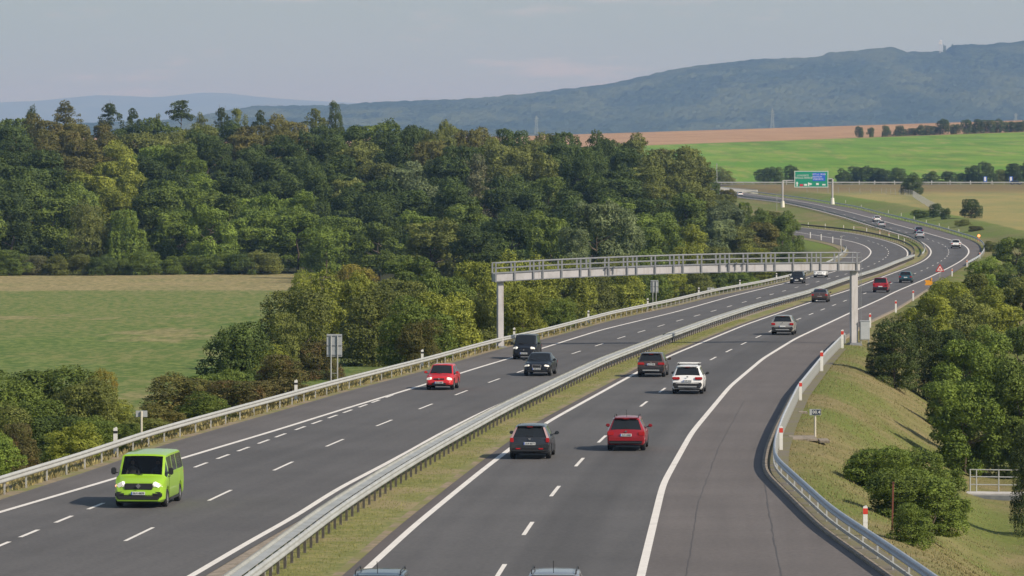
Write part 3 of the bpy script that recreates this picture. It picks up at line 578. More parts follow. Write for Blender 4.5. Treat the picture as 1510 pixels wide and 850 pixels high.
# roadside scrub behind the left guardrail: base px, base py, top py, width px
def shrub(px, by, tp, w, c, lab, k='bush', grp=None, name='bush'):
    w *= 1.28 if px < 1250 else (1.12 if by > 600 else 1.0); tp -= 4 if px < 1250 or by > 600 else -2
    X, Y = hit(px, by)
    if X < float(xLr(Y))+3:          # keep the whole bush behind the left guardrail
        while X+w*Y/F*.47 > float(xLr(Y))-.5: Y += 1.0; X = (px-CX)*Y/F
    elif X > float(xRa(Y))-3 and Y < 340:
        while X-w*Y/F*.47 < float(xRa(Y))+1.2 and Y > 130: Y -= 1.0; X = (px-CX)*Y/F
    g = gz(X, Y); h = CZ-(tp-HY)*Y/F-g
    if k == 'bush' and px > 1250 and h > 1.0*w*Y/F: k2 = 'broad'
    else: k2 = k
    return plant(name, X, Y, g-.15 if k2 == k else g-h*.12, h+.15 if k2 == k else h*1.12, w*Y/F*(1.1 if k2 != k else 1), k2, c, lab, 'bush' if k == 'bush' else 'tree', grp)
LSC = [(440,545,420,105,'olive'),(470,530,402,90,'yellow'),(515,528,398,85,'yellow'),(420,560,455,60,'olive'),(560,540,425,100,'olive'),(615,545,440,95,'mid'),(655,532,428,90,'yellow'),(590,520,405,90,'olive'),(690,525,440,80,'olive'),(712,500,377,70,'yellow'),(745,498,372,75,'yellow'),(790,488,376,78,'yellow'),(770,505,425,80,'yellow'),(815,497,440,60,'mid'),(835,478,385,70,'yellow'),(875,470,395,72,'olive'),(915,462,392,66,'yellow'),(955,455,398,60,'mid'),(990,447,395,60,'yellow'),(1025,438,392,56,'olive'),(1060,430,388,54,'mid'),(1095,424,390,50,'fresh'),(1130,416,388,48,'yellow'),(1165,410,390,44,'olive'),(515,528,445,90,'mid'),(575,530,465,80,'yellow'),(650,505,395,80,'mid'),(1180,402,384,34,'yellow'),(905,452,372,60,'olive'),(960,440,365,60,'mid'),(1010,430,362,60,'yellow'),(1060,418,362,50,'olive'),(1110,408,362,50,'yellow'),(1150,400,365,40,'mid'),(470,560,500,70,'red'),(620,540,470,60,'brown'),(705,520,455,60,'olive')]
for i, (px, by, tp, w, c) in enumerate(sorted(LSC)):
    shrub(px, by, tp, w, c, f"{CN[c]} bush, {ordw(i) if i < 29 else ['thirtieth','thirty-first','thirty-second','thirty-third','thirty-fourth','thirty-fifth','thirty-sixth','thirty-seventh','thirty-eighth','thirty-ninth'][i-29]} from the left in the thicket behind the left guardrail", grp='thicket behind the left guardrail')
for (px, by, tp, w, c, lab) in [
 (10,655,548,120,'mid','big mid green bush at the left edge of the picture, beside the meadow'),(75,640,536,125,'mid','large green bush left of the low grey sign'),(130,650,556,90,'olive','olive bush whose top stands against the meadow'),(165,648,590,70,'yellow','yellow bush left of the low grey sign'),
 (150,600,548,40,'gold','small golden tipped bush on top of the left thicket'),(30,700,620,60,'red','reddish bush just behind the left guardrail near the picture edge'),(75,690,610,95,'dark','dark bush behind the guardrail, above the green van'),(110,680,625,80,'yellow','low yellow-green bush behind the guardrail, above the green van'),(-5,715,640,80,'fresh','green bush at the extreme left behind the guardrail'),(140,672,615,70,'mid','low green bush behind the guardrail left of the low sign'),
 (205,668,618,70,'olive','olive bush under the low grey sign'),(0,690,600,110,'olive','olive bush at the left picture edge above the guardrail'),(55,672,585,100,'mid','mid green bush in the middle of the left thicket'),(180,670,625,60,'mid','low bush between the yellow bush and the low grey sign'),(235,650,598,75,'brown','low brown bush right of the low grey sign'),(270,630,550,105,'brown','broad brownish bush between meadow and guardrail'),(325,615,545,100,'mid','olive bush in front of the tall dark bush'),(345,590,470,95,'dark','tall dark bush standing against the meadow'),(380,585,505,80,'yellow','yellow sided bush right of the tall dark one'),(415,600,520,80,'red','red-brown bush left of the grey double post sign'),(360,612,560,90,'red','low reddish bush at the guardrail below the tall dark one'),(300,640,580,80,'mid','low green bush at the guardrail, left of the reddish ones')]:
    shrub(px, by, tp, w, c, lab)
# right side
for (px, by, tp, w, c, k, lab) in [
 (1318,572,470,92,'pine','pine','dark pine beside the right leg of the gantry'),(1362,588,478,90,'pine','pine','second dark pine, right of the one beside the gantry leg'),(1300,560,500,60,'pine','pine','small pine in front of the gantry leg cabinet'),(1395,575,480,70,'dark','bush','dark bush right of the two pines'),
 (1300,735,655,120,'fresh','bush','broad green bush on the slope behind the curved guardrail'),(1355,745,658,110,'mid','bush','tall bush in the middle of the group on the right slope'),(1330,775,690,110,'mid','bush','green bush in front of the tall one on the right slope'),(1375,800,700,90,'mid','bush','yellow flecked bush at the front of the right slope'),(1400,770,690,70,'mid','bush','bush at the right end of the group on the right slope'),(1270,715,672,50,'fresh','bush','small fresh green bush nearest to the curved guardrail'),(1345,805,740,70,'mid','bush','low bush at the foot of the slope group'),
 (1425,700,555,95,'fresh','bush','tall fresh green bush left of the footbridge railing'),(1470,690,520,110,'fresh','bush','big green bush behind the footbridge railing'),(1505,705,530,90,'mid','bush','big green bush at the right edge behind the footbridge'),(1440,700,640,60,'olive','bush','olive bush right behind the footbridge railing'),(1395,640,560,60,'fresh','bush','fresh green bush at the end of the grass hollow'),
 (1420,620,500,80,'fresh','bush','fresh green bush above the grass hollow'),(1465,600,480,90,'fresh','bush','rounded fresh green bush right of the pines'),(1505,590,470,80,'mid','bush','mid green bush at the right edge, level with the pines'),
 (1512,790,640,54,'pine','pine','dark conifer cut by the right edge of the picture near the footbridge'),
 (1375,520,425,85,'yellow','bush','yellow-green bush behind the pines'),(1345,490,450,60,'olive','bush','olive bush left of the yellow-green one behind the pines'),(1420,530,430,85,'olive','bush','olive bush in the middle of the right thicket'),(1465,520,420,80,'yellow','bush','yellowish bush in the right thicket'),(1505,520,400,80,'olive','bush','olive bush at the right edge of the thicket'),
 (1400,470,405,70,'yellow','bush','yellow-green bush beside the far hard shoulder'),(1435,480,398,70,'olive','bush','olive bush behind the triangular warning sign'),(1385,450,412,40,'olive','bush','small olive bush at the foot of the triangular warning sign'),(1450,440,378,56,'fresh','bush','green bush at the outside of the bend'),(1480,430,385,60,'mid','bush','green bush right of the bend'),(1500,410,345,70,'mid','broad','leafy tree at the right edge below the stubble field'),(1478,385,358,40,'dark','bush','dark bush at the edge of the stubble field'),(1460,372,352,26,'olive','bush','small bush beside the orange flashing lamp'),(1500,470,400,60,'dark','bush','dark bush under the leafy tree at the right edge')]:
    shrub(px, by, tp, w, c, lab, k, name='pine_tree' if k == 'pine' else ('broadleaf_tree' if k == 'broad' else 'bush'))
# beyond the bend
for (px, Y, tp, w, c, k, lab) in [
 (1432,1056,290,38,'dark','lone','round dark twin tree alone in the stubble field'),(1345,1385,254,38,'dark','lone','single dark tree in front of the crossing road'),
 (1381,1080,298,26,'dark','bush','small dark bush at the corner of the wire fence'),(1358,1090,308,34,'mid','bush','low green bush on the cutting slope'),(1395,1060,305,18,'dark','bush','narrow bush beside the end of the wire fence'),(1351,1120,309,8,'dark','bush','tiny bush alone on the cutting slope'),(1420,1000,322,30,'olive','bush','low olive bush below the twin tree'),(1438,960,332,26,'brown','bush','brownish bush at the edge of the stubble')]:
    X = (px-CX)*Y/F; g = gz(X, Y); h = CZ-(tp-HY)*Y/F-g; plant('broadleaf_tree' if k == 'lone' else 'bush', X, Y, g-.1, h, w*Y/F*1.05, 'bush', c, lab, 'tree' if k == 'lone' else 'bush')
row = [(1066,246,24,'olive'),(1078,262,16,'olive'),(1127,246,24,'dark'),(1143,244,24,'dark'),(1166,243,24,'dark'),(1185,262,16,'dark'),(1222,262,18,'dark'),(1243,248,24,'dark'),(1262,243,26,'dark'),(1283,243,28,'dark'),(1305,247,26,'dark'),(1325,247,26,'dark'),(1258,259,20,'olive'),(1295,262,20,'dark'),(1372,252,26,'dark'),(1398,251,26,'dark'),(1420,254,20,'dark'),(1432,242,26,'dark'),(1455,238,30,'dark'),(1476,248,22,'olive'),(1494,238,26,'dark'),(1512,236,30,'dark'),(1540,240,30,'dark')]
for i, (px, tp, w, c) in enumerate(row):
    Y = 1625+rnd.uniform(-8, 12); X = (px-CX)*Y/F; g = gz(X, Y); h = CZ-(tp-HY)*Y/F-g
    plant('broadleaf_tree', X, Y, g-.2, h+.2, w*Y/F*1.25, 'bush', c, f"{CN[c]} tree in the row behind the crossing road, {ordw(i)} from the left", 'tree', 'trees behind the crossing road')
row = [(1267,185,11),(1283,187,11),(1307,185,14),(1328,184,20),(1345,188,14),(1357,184,16),(1372,184,20),(1392,174,20),(1410,182,16),(1425,176,18),(1443,174,20),(1458,175,20),(1476,175,20),(1492,178,18),(1508,177,20),(1530,176,20)]
for i, (px, tp, w) in enumerate(row):
    Y = 2606; X = (px-CX)*Y/F; g = gz(X, Y); h = CZ-(tp-HY)*Y/F-g
    plant('broadleaf_tree', X, Y, g-.2, h+.2, w*Y/F*1.3, 'bush', 'dark', f"dark tree between the green and the brown field, {ordw(i)} from the left", 'tree', 'trees between the green and the brown field')

# ------------------------------------------------------------------ grass
def tufts(name, n, fy, h, col, label):
    R = np.random.default_rng(len(name)); X, Y, Z = fy(R, n); m = len(X); a = R.uniform(0, 6.283, m); hh = h*R.uniform(.4, 1.3, m); w = hh*.28
    lx, ly = R.normal(0, .35, m)*hh, R.normal(0, .35, m)*hh
    V = np.stack([np.stack([X-np.cos(a)*w, Y-np.sin(a)*w, Z-.01], 1), np.stack([X+np.cos(a)*w, Y+np.sin(a)*w, Z-.01], 1), np.stack([X+lx, Y+ly, Z+hh], 1)], 1).reshape(-1, 3)
    o = mesh_np(name, V, np.arange(3*m).reshape(-1, 3), leaf_mat(name+'_blades', *col), tint=R.random(m)); tag(o, label, 'grass', kind='stuff')
def f_med(R, n):
    Y = 105+300*R.random(n)**1.6; a = xLin(Y)+1.3; b = xRin(Y)-.95+R.normal(0, .08, n); X = a+(b-a)*R.random(n); return X, Y, rz(Y)
def f_left(R, n):
    Y = 110+330*R.random(n)**1.3; X = xLr(Y)-.1-5*R.random(n)**1.5; return X, Y, ground(X, Y)+.0
def f_right(R, n):
    Y = 120+230*R.random(n)**1.2; X = xRa(Y)+.8+17*R.random(n)**.9; return X, Y, ground(X, Y)
tufts('median_grass_tufts', 60000, f_med, .045, ((.17, .19, .05), (.27, .26, .09)), 'short grass growing on the median between the carriageways')
tufts('verge_grass', 26000, f_left, .26, ((.17, .155, .055), (.34, .28, .13)), 'dry grass growing behind the left guardrail')
tufts('slope_grass', 80000, f_right, .07, ((.17, .16, .06), (.30, .25, .12)), 'short dry grass on the slope right of the curved guardrail')
# ------------------------------------------------------------------ guardrails
m_galv = nmat('galvanised_steel', (.41, .42, .41), [(1.2, 4, .42, .62, (.37, .375, .36), 1), (9, 4, .5, .7, (.36, .34, .31), .5)], rough=.5, spec=.5)
m_galvL = nmat('galvanised_steel_weathered', (.385, .40, .395), [(.8, 4, .42, .62, (.32, .33, .32), 1), (7, 4, .52, .7, (.25, .25, .235), .5)], rough=.55)
m_galvB = nmat('galvanised_steel_bluish', (.40, .44, .50), [(1.2, 4, .42, .62, (.48, .50, .53), 1)], rough=.42, spec=.6)
m_postd = nmat('steel_post_dark', (.075, .07, .062), [(9, 3, .45, .6, (.12, .11, .10), 1)], rough=.7)
m_postl = nmat('steel_post', (.42, .42, .40), [(9, 3, .45, .6, (.32, .31, .29), 1)], rough=.6)
WP = [(0, .44), (.035, .455), (.075, .50), (.075, .54), (.015, .585), (.015, .615), (.075, .66), (.075, .70), (.035, .745), (0, .76)]
WP = WP+[(x-.012, z) for x, z in WP[::-1]]
def sweep(name, fn, Y0, Y1, prof, mat, parent, side=1, step=2.0, dz=0):
    Ys = np.arange(Y0, Y1, step); Ys = np.append(Ys, Y1); x = fn(Ys); z = rz(Ys)+dz; n = len(prof)
    V = np.stack([np.stack([x+side*p, Ys, z+q], 1) for p, q in prof], 1); m = len(Ys); idx = np.arange(m*n).reshape(m, n); nx = np.roll(idx, -1, 1)
    Q = np.stack([idx[:-1], nx[:-1], nx[1:], idx[1:]], -1).reshape(-1, 4)
    o = mesh_np(name, V.reshape(-1, 3)-np.array(parent.location)[None], Q, mat, parent=parent); return o
def posts(fn, Ys, mat, parent, size, off, n=100, Yvis=0, zb=-.35):
    me = MB().box((0, 0, (size[2]+zb)/2), (size[0], size[1], size[2]-zb)).build('post', mat); mesh = me.data; bpy.data.objects.remove(me)
    k = 0; rest = MB(); L0 = parent.location
    for Y in Ys:
        x = float(fn(Y))+off; z = float(rz(Y))
        if Y >= Yvis and k < n:
            o = bpy.data.objects.new('post', mesh); COL.objects.link(o); o.parent = parent; o.location = (x-L0.x, Y-L0.y, z-L0.z); k += 1
        else: rest.box((x-L0.x, Y-L0.y, z-L0.z+(size[2]+zb)/2), (size[0], size[1], size[2]-zb))
    if rest.v: tag(rest.build('posts', mat, parent), kind='stuff')
def rail(name, fn, Y0, Y1, label, mat, pmat_, side, spacing, cat='guardrail', Yvis=0, psize=(.06, .12, .66), poff=None, step=2.0, far=False):
    r = empty(name, (float(fn(Y0)), Y0, float(rz(Y0)))); tag(r, label, cat)
    sweep('beam', fn, Y0, Y1, WP, mat, r, side, step)
    posts(fn, np.arange(Y0, Y1, spacing) if np.isscalar(spacing) else spacing, pmat_, r, psize, (-.05*side if poff is None else poff), Yvis=Yvis)
    return r
rail('guardrail', xLr, 94, 640, 'long steel guardrail along the left edge of the motorway in front of the bushes', m_galv, m_postl, 1, 4.0, Yvis=164)
rail('guardrail', xLr, 640, 830, 'far end of the left guardrail curling round the inside of the bend', m_galvL, m_postl, 1, 4.0, step=4)
mr = rail('median_guardrail', xM, 94, 748, 'double steel guardrail on dark posts running down the grass median', m_galvL, m_postd, 1, 2.0, Yvis=132, psize=(.09, .14, .70))
sweep('beam', o_(xM, -.62), 94, 748, WP, m_galvL, mr, -1); sweep('cover', o_(xM, -.46), 94, 748, [(0, .70), (.0, .715), (.30, .715), (.30, .70)], m_galvL, mr, 1)
posts(o_(xM, -.35), np.arange(95, 748, 2.0), m_postl, mr, (.06, .1, .70), 0, n=0)
yy = np.concatenate([np.arange(96, 186, 4.0), np.arange(186, 346, 1.6)])
cr = rail('curved_guardrail', lambda Y: xRa(Y)+.55, 94, 345, 'curved bluish steel guardrail bulging around the wide right shoulder', m_galvB, m_galv, -1, yy, Yvis=133, step=1.5)
sweep('lower_rail', o_(xRa, .50), 94, 345, [(-.03, .14), (.03, .14), (.03, .26), (-.03, .26)], m_galv, cr, -1, step=1.5)
rail('guardrail', lambda Y: xRa(Y)+.5, 690, 1560, 'grey guardrail round the outside of the far bend, below the cutting slope', m_galvB, m_postl, -1, 8.0, step=4)
rail('guardrail', lambda Y: xRin(Y)-1.0, 762, 1560, 'pale guardrail on the inner side of the far carriageway', m_galvL, m_postl, 1, 8.0, step=4)
rail('guardrail', lambda Y: xLin(Y)+1.2, 756, 1100, 'dark guardrail on the outer side of the lower carriageway in the bend', m_postd, m_postd, -1, 5.0, step=4)

# ------------------------------------------------------------------ small posts
m_white = nmat('white_plastic', (.74, .73, .70), [(3, 4, .5, .7, (.58, .56, .52), .6)], rough=.5)
m_black = pmat('black_plastic', (.02, .02, .022), .5); m_redr = pmat('red_reflector', (.62, .05, .03), .4); m_orange = pmat('orange_reflector', (.75, .16, .03), .4)
def post_marker(kind):
    r = empty('delineator_post'); b = MB(); b.prism([(-.06, -.25), (.06, -.25), (.06, .98), (.03, 1.04), (-.06, .99)], -.05, .05); b.build('body', m_white, r)
    if kind == 'black': MB().box((0, 0, .84), (.126, .108, .10)).build('band', m_black, r)
    elif kind == 'red':
        MB().box((0, 0, .84), (.128, .110, .20)).build('band', m_redr, r); MB().box((0, 0, .5), (.124, .106, .10)).build('band', m_white, r)
    elif kind == 'orange': MB().box((0, 0, .80), (.126, .108, .24)).build('band', m_orange, r)
    return r
PM = {k: post_marker(k) for k in ('black', 'red', 'orange', 'plain')}; used = set()
def marker(kind, X, Y, z, label, grp, sc=1.0):
    o = PM[kind] if kind not in used else copy_tree(PM[kind]); used.add(kind); o.location = (X, Y, z); o.scale = (1.25*sc, 1.2*sc, sc); tag(o, label, 'roadside post', grp)
for i, px in enumerate([185, 446, 633, 769, 877, 963, 1036, 1097, 1151, 1195]):
    Ys_ = YS[(YS > 120) & (YS < 640)]; Y = float(Ys_[np.argmin(abs(CX+xLr(Ys_)*F/Ys_-px))]); X = float(xLr(Y))-.5
    marker('black', X, Y, float(rz(Y))+.02, f"white post with a black band behind the left guardrail, {ordw(i)} from the camera", 'black banded posts on the left', 1.15)
for i, (px, tp, bp) in enumerate([(1276, 754, 790), (1144.5, 628, 663), (1166, 562, 590), (1203, 517, 547), (1240.5, 486, 512), (1283, 462, 482), (1321, 443, 460), (1344, 428, 443), (1404, 398, 407), (1426, 384, 393), (1443.5, 373, 381)]):
    _, Y, _ = unp(px, bp); X = (px-CX)*Y/F; X = max(X, float(xRa(Y))+(.75 if i < 5 else .4)); z = float(rz(Y))
    marker('red' if i < 8 else 'orange', X, Y, z, f"white post with a red band on the right verge, {ordw(i)} from the camera", 'red banded posts on the right', max(1.0, min(1.55, (bp-tp)*Y/F/1.04)))
for i, (px, py) in enumerate([(1240, 362), (1228, 358.5), (1211, 354.5), (1195, 351.5)]):
    X, Y, z = unp(px, py); marker('plain', X, Y, z, f"white post on the inside of the lower bend, {ordw(i)} from the right", 'white posts inside the lower bend', 1.25)
for i, (px, py) in enumerate([(1333.5, 359), (1325, 353.5), (1311, 350), (1297.5, 346), (1278, 342.5), (1259, 340), (1244, 338.5), (1217, 336.5), (1192, 334.5)]):
    X, Y, z = unp(px, py); marker('orange' if i in (2, 3) else 'plain', X, Y, z, f"pale post between the two carriageways of the bend, {ordw(i)} from the right", 'posts between the far carriageways', .95)
for i, (px, py) in enumerate([(1247, 303.5), (1270, 309), (1310, 317.5), (1329, 322), (1348, 327), (1366, 332), (1385, 337), (1399, 341.5), (1414, 345.5)]):
    X, Y, z = unp(px, py-2.5); marker('plain', X, Y, gz(X, Y), f"small white post behind the outer rail of the far bend, {ordw(i)} from the left", 'white posts behind the far outer rail', .75)

# ------------------------------------------------------------------ sensor gantry over both carriageways
m_gpale = nmat('pale_painted_steel', (.49, .475, .485), [(1.1, 4, .45, .65, (.42, .41, .415), 1), ((3, 3, .4), 4, .52, .66, (.33, .29, .26), .6)], rough=.5)
m_ggrey = nmat('grey_painted_steel', (.19, .20, .22), [(2, 3, .45, .65, (.24, .25, .26), 1)], rough=.5)
A = Vector(unp(737.5, 512)); Bp = Vector(unp(1259, 507)); ang = math.atan2(Bp.y-A.y, Bp.x-A.x); Lg = (Bp-A).to_2d().length; dzB = Bp.z-A.z
hL, hR = (512-415)*A.y/F, (507-399.5)*Bp.y/F
g = empty('road_gantry', A, (0, 0, ang)); tag(g, 'long grey and pale steel gantry with a railed walkway spanning the whole motorway', 'gantry')
def zbeam(x): t = x/Lg; return hL+(dzB+hR-hL)*t+.20*4*t*(1-t)
for x, h, w, z0 in ((0, hL, .46, 0), (Lg, hR, .56, dzB)):
    MB().box((x, 0, z0+h/2), (w, .42, h)).build('leg', m_gpale, g, bevel=.03); MB().box((x, 0, z0-.35), (1.0, 1.0, .7)).box((x, 0, z0+.04), (.8, .7, .08)).build('base_plate', m_ggrey, g)
bm_ = MB(); xs = np.linspace(-.5, Lg+.35, 19)
for a, b in zip(xs[:-1], xs[1:]):
    za, zb = zbeam(a), zbeam(b); n = len(bm_.v); H = .62; D = .48
    vs_ = [(a, -D, za), (a, D, za), (a, D, za+H), (a, -D, za+H), (b, -D, zb), (b, D, zb), (b, D, zb+H), (b, -D, zb+H)]
    fs = [(0, 4, 7, 3), (1, 2, 6, 5), (0, 1, 5, 4), (3, 7, 6, 2)]
    if a == xs[0]: fs.append((0, 3, 2, 1))
    if b == xs[-1]: fs.append((4, 5, 6, 7))
    bm_.add(vs_, fs)
bm_.build('beam', m_gpale, g)
fl = MB()
for a, b in zip(xs[:-1], xs[1:]):
    for yy_ in (-.50, .50):
        for off in (.02, .63): fl.tube((a, yy_, zbeam(a)+off), (b, yy_, zbeam(b)+off), .045, n=5)
fl.build('flange', m_ggrey, g)
for yy_ in (-.53, .53):
    for off, r in ((1.42, .045), (1.02, .035)):
        t_ = MB(); t_.path([(x, yy_, zbeam(x)+off) for x in xs], r, 6); t_.build('top_rail' if off > 1.2 else 'mid_rail', m_ggrey, g)
px_ = [-.48]
while px_[-1] < Lg-.2: px_.append(px_[-1]+(1.5 if len(px_) % 3 else .75))
for x in px_:
    for yy_ in (-.53, .53): MB().box((x, yy_, zbeam(x)+.70), (.12, .07, 1.46)).build('railing_post', m_ggrey, g)
for x in (8.3, 8.9, 18.2, 18.8, 19.4):
    b = MB(); b.tube((x, -.6, zbeam(x)+.75), (x+.05, -.72, zbeam(x)+.66), .05, n=6).box((x, -.56, zbeam(x)+.4), (.05, .05, .5)); b.build('sensor', m_ggrey, g)
lad = MB()
for dx in (0, .3): lad.tube((Lg+.42+dx*.4, -.2, dzB+.3), (Lg+.42+dx*.4, -.2, zbeam(Lg)+1.3), .02, n=5)
for k in range(18): lad.tube((Lg+.42, -.2, dzB+.4+k*.33), (Lg+.54, -.2, dzB+.4+k*.33), .012, n=4)
lad.build('ladder', m_ggrey, g)
c = empty('control_cabinet', (Bp.x+.85, Bp.y-.1, gz(Bp.x+.85, Bp.y-.1))); tag(c, 'light grey metal control cabinet on legs beside the right gantry leg', 'cabinet')
m_cab = nmat('cabinet_grey', (.46, .48, .50), [(2, 3, .45, .7, (.40, .42, .44), 1)], rough=.45)
MB().box((0, 0, 1.25), (.75, .45, 1.45)).build('body', m_cab, c, bevel=.015); MB().box((0, -.232, 1.25), (.66, .014, 1.34)).build('door', m_cab, c); MB().box((0, 0, 1.995), (.82, .52, .04)).build('roof', m_cab, c)
for s in (-1, 1): MB().box((s*.3, 0, .25), (.07, .3, .56)).build('leg', m_postl, c)

# ------------------------------------------------------------------ roadside signs seen from behind, kilometre plates
def hit_rail(px, off):
    Ys_ = YS[(YS > 120) & (YS < 700)]; Y = float(Ys_[np.argmin(abs(CX+(xLr(Ys_)-off)*F/Ys_-px))]); return float(xLr(Y))-off, Y
m_signb = nmat('sign_back', (.40, .42, .43), [(3, 3, .45, .7, (.35, .37, .38), 1)], rough=.45)
for (px, tp, bt, w, lab) in [(491.5, 493, 526.5, 23, 'grey back of a tall double post road sign, left of the red car'), (966, 413.5, 432, 11.5, 'smaller grey backed road sign on two posts seen under the gantry')]:
    X, Y = hit_rail(px, 1.3); z = gz(X, Y); s = F/Y; r = empty('road_sign', (X, Y, z), (0, 0, math.radians(-4))); tag(r, lab, 'road sign', 'road signs seen from behind')
    zt, zb_ = CZ-(tp-HY)/s-z, CZ-(bt-HY)/s-z; wd = w/s
    MB().box((0, .04, (zt+zb_)/2), (wd, .03, zt-zb_)).build('panel', m_signb, r, bevel=.01)
    for q in (.08, .5, .92): MB().box((0, 0.012, zb_+(zt-zb_)*q), (wd*.96, .03, .05)).build('brace', m_ggrey, r)
    for s2 in (-1, 1): MB().tube((s2*wd*.21, -.02, -.4), (s2*wd*.21, -.02, zt-.1), .038, n=8).build('post', m_galv, r)
    MB().tube((-wd*.21, -.02, zb_-1.0), (wd*.21, -.02, zb_-1.0), .02, n=6).build('brace', m_galv, r)
m_pole = nmat('pale_pole', (.62, .57, .47), [(4, 3, .45, .7, (.5, .46, .38), 1)], rough=.6)
m_dblue = pmat('dark_sign_face', (.03, .045, .07), .4); m_wht = pmat('white_sign_face', (.78, .78, .76), .45)
def text(body, size, loc, rot, mat, parent, name='lettering', ext=.004):
    cu = bpy.data.curves.new(name, 'FONT'); cu.body = body; cu.size = size; cu.align_x = 'CENTER'; cu.align_y = 'CENTER'; cu.extrude = ext; cu.resolution_u = 2
    o = bpy.data.objects.new(name, cu); COL.objects.link(o); o.location = loc; o.rotation_euler = rot; cu.materials.append(mat)
    me = bpy.data.meshes.new_from_object(o); q = bpy.data.objects.new(name, me); COL.objects.link(q); q.location = loc; q.rotation_euler = rot; q.parent = parent; bpy.data.objects.remove(o); return q
def kmplate(X, Y, ptop, w, lab, front):
    z = gz(X, Y); s = F/Y; r = empty('kilometre_sign', (X, Y, z)); tag(r, lab, 'sign'); zt = CZ-(ptop-HY)/s-z; wd = w/s
    MB().tube((0, 0, -.4), (0, 0, zt-.05), .05, n=8).build('post', m_pole, r)
    MB().box((0, -.06 if front else .06, zt-.18), (wd, .03, .30)).build('panel', m_signb, r, bevel=.006)
    if front:
        MB().box((wd*.10, -.078, zt-.18), (wd*.74, .006, .25)).build('dark_field', m_dblue, r)
        text('00.4', .22, (wd*.1, -.083, zt-.18), (math.pi/2, 0, 0), m_wht, r)
X, Y = hit(1202, 650); kmplate(X, Y, 602.5, 17, 'small dark plate with white figures on a thin pale post on the right slope', True)
X, Y = hit_rail(206, .75); kmplate(X, Y, 605, 17, 'low grey plate on a pale post behind the left guardrail, above the green van', False)
X, Y = hit_rail(1047, .8); kmplate(X, Y, 424, 10, 'tiny grey plate on a post behind the left guardrail, far under the gantry', False)
# triangular warning sign with a pictogram
X, Y, z = unp(1386, 414); X = max(X, float(xRa(Y))-.4)*0+X
s = F/Y; r = empty('warning_sign', (X, Y, z)); tag(r, 'red edged white warning triangle on a post at the outer shoulder before the bend', 'road sign')
zt, zb_ = CZ-(389.5-HY)/s-z, CZ-(400.8-HY)/s-z; h = zt-zb_; hw = h*.60
MB().prism([(-hw, zb_), (hw, zb_), (0, zt)], -.02, .02).build('rim', pmat('sign_red', (.50, .035, .03), .4), r)
MB().prism([(-hw*.62, zb_+h*.13), (hw*.62, zb_+h*.13), (0, zt-h*.26)], -.03, -.021).build('face', m_wht, r)
MB().prism([(-hw*.34, zb_+h*.20), (-hw*.08, zb_+h*.2), (-.02, zb_+h*.40), (hw*.1, zb_+h*.2), (hw*.36, zb_+h*.2), (.04, zb_+h*.54), (-.06, zb_+h*.48)], -.04, -.031).build('pictogram', m_redr, r)
MB().tube((0, .06, -.2), (0, .06, zt-.2), .035, n=8).build('post', m_galv, r)
# orange temporary sign and its lamps
m_org = pmat('orange_sign', (.75, .32, .02), .45); m_glow = pmat('orange_lamp', (.9, .3, .1), .4, emit=(1, .33, .12), es=1.8)
_, Y, _ = unp(1370, 424); X = (1370-CX)*Y/F; z = gz(X, Y); s = F/Y; r = empty('temporary_sign', (X, Y, z)); tag(r, 'orange temporary board with a lamp on top, half hidden by the right bushes', 'road sign')
zt = CZ-(413.5-HY)/s-z; MB().prism([(-.55, zt-.62), (.25, zt-.62), (.55, zt-.31), (.25, zt), (-.55, zt), (-.40, zt-.31)], -.02, .02).build('board', m_org, r); MB().tube((0, .05, -.3), (0, .05, zt), .03, n=6).build('post', m_galv, r)
MB().tube((.28, 0, zt), (.28, 0, zt+.28), .10, n=10).build('lamp', m_org, r)
X, Y, z = unp(1450, 356); X = float(xRa(Y))+1.0; z = gz(X, Y); s = F/Y; r = empty('flashing_lamp', (X, Y, z)); tag(r, 'lit orange warning lamp on a short post behind the outer rail of the bend', 'warning lamp')
zt = CZ-(348-HY)/s-z; MB().tube((0, 0, -.2), (0, 0, zt-.3), .04, n=6).build('post', m_org, r); MB().tube((0, -.12, zt), (0, .12, zt), .27, n=16).build('lens', m_glow, r); MB().tube((0, .12, zt), (0, .2, zt), .32, n=16).build('housing', m_org, r)
MB().box((0, -.02, zt-.75), (.5, .04, .5)).build('board', m_orange, r)

# ------------------------------------------------------------------ green direction sign on its portal
A2 = Vector(unp(1154, 305.5)); yb2 = A2.y+.2; B2 = Vector(((1227.5-CX)*yb2/F, yb2, CZ-(300-HY)*yb2/F)); an = math.atan2(B2.y-A2.y, B2.x-A2.x)
r = empty('direction_sign_portal', A2); tag(r, 'large green direction sign on a white steel portal over the far carriageway', 'road sign')
d2 = B2-A2; sA, sB = F/A2.y, F/B2.y; zA = (305.5-267)/sA; zB = CZ-(264-HY)/sB-A2.z
for p, zt, h0 in ((Vector((0, 0, 0)), zA, 1.7), (d2, zB, 1.5)):
    MB().tube(p, (p.x, p.y, zt), .26, n=12).build('pole', m_gpale, r); MB().tube((p.x, p.y, p.z-.3), (p.x, p.y, p.z+h0), .62, .5, n=12).build('plinth', pmat('plinth_white', (.72, .70, .60), .7), r)
MB().tube((0, 0, zA), (d2.x, d2.y, zB), .16, n=8).build('beam', m_gpale, r)
t0, t1 = (1171.5-1154)/73.5, (1221-1154)/73.5; mid = d2*((t0+t1)/2); Wd = (1221-1171)/sA; Hs = 24.5/sA; yS = mid.y-.35
ps = empty('sign_panel'); ps.parent = r; bpy.data.objects.remove(ps)
zc_ = CZ-(264.5-HY)*(A2.y+mid.y)/F-A2.z
m_sgreen = pmat('sign_green', (.010, .27, .155), .4); m_sblue = pmat('sign_blue', (.03, .13, .62), .4); m_sred = pmat('sign_red_box', (.6, .03, .06), .4)
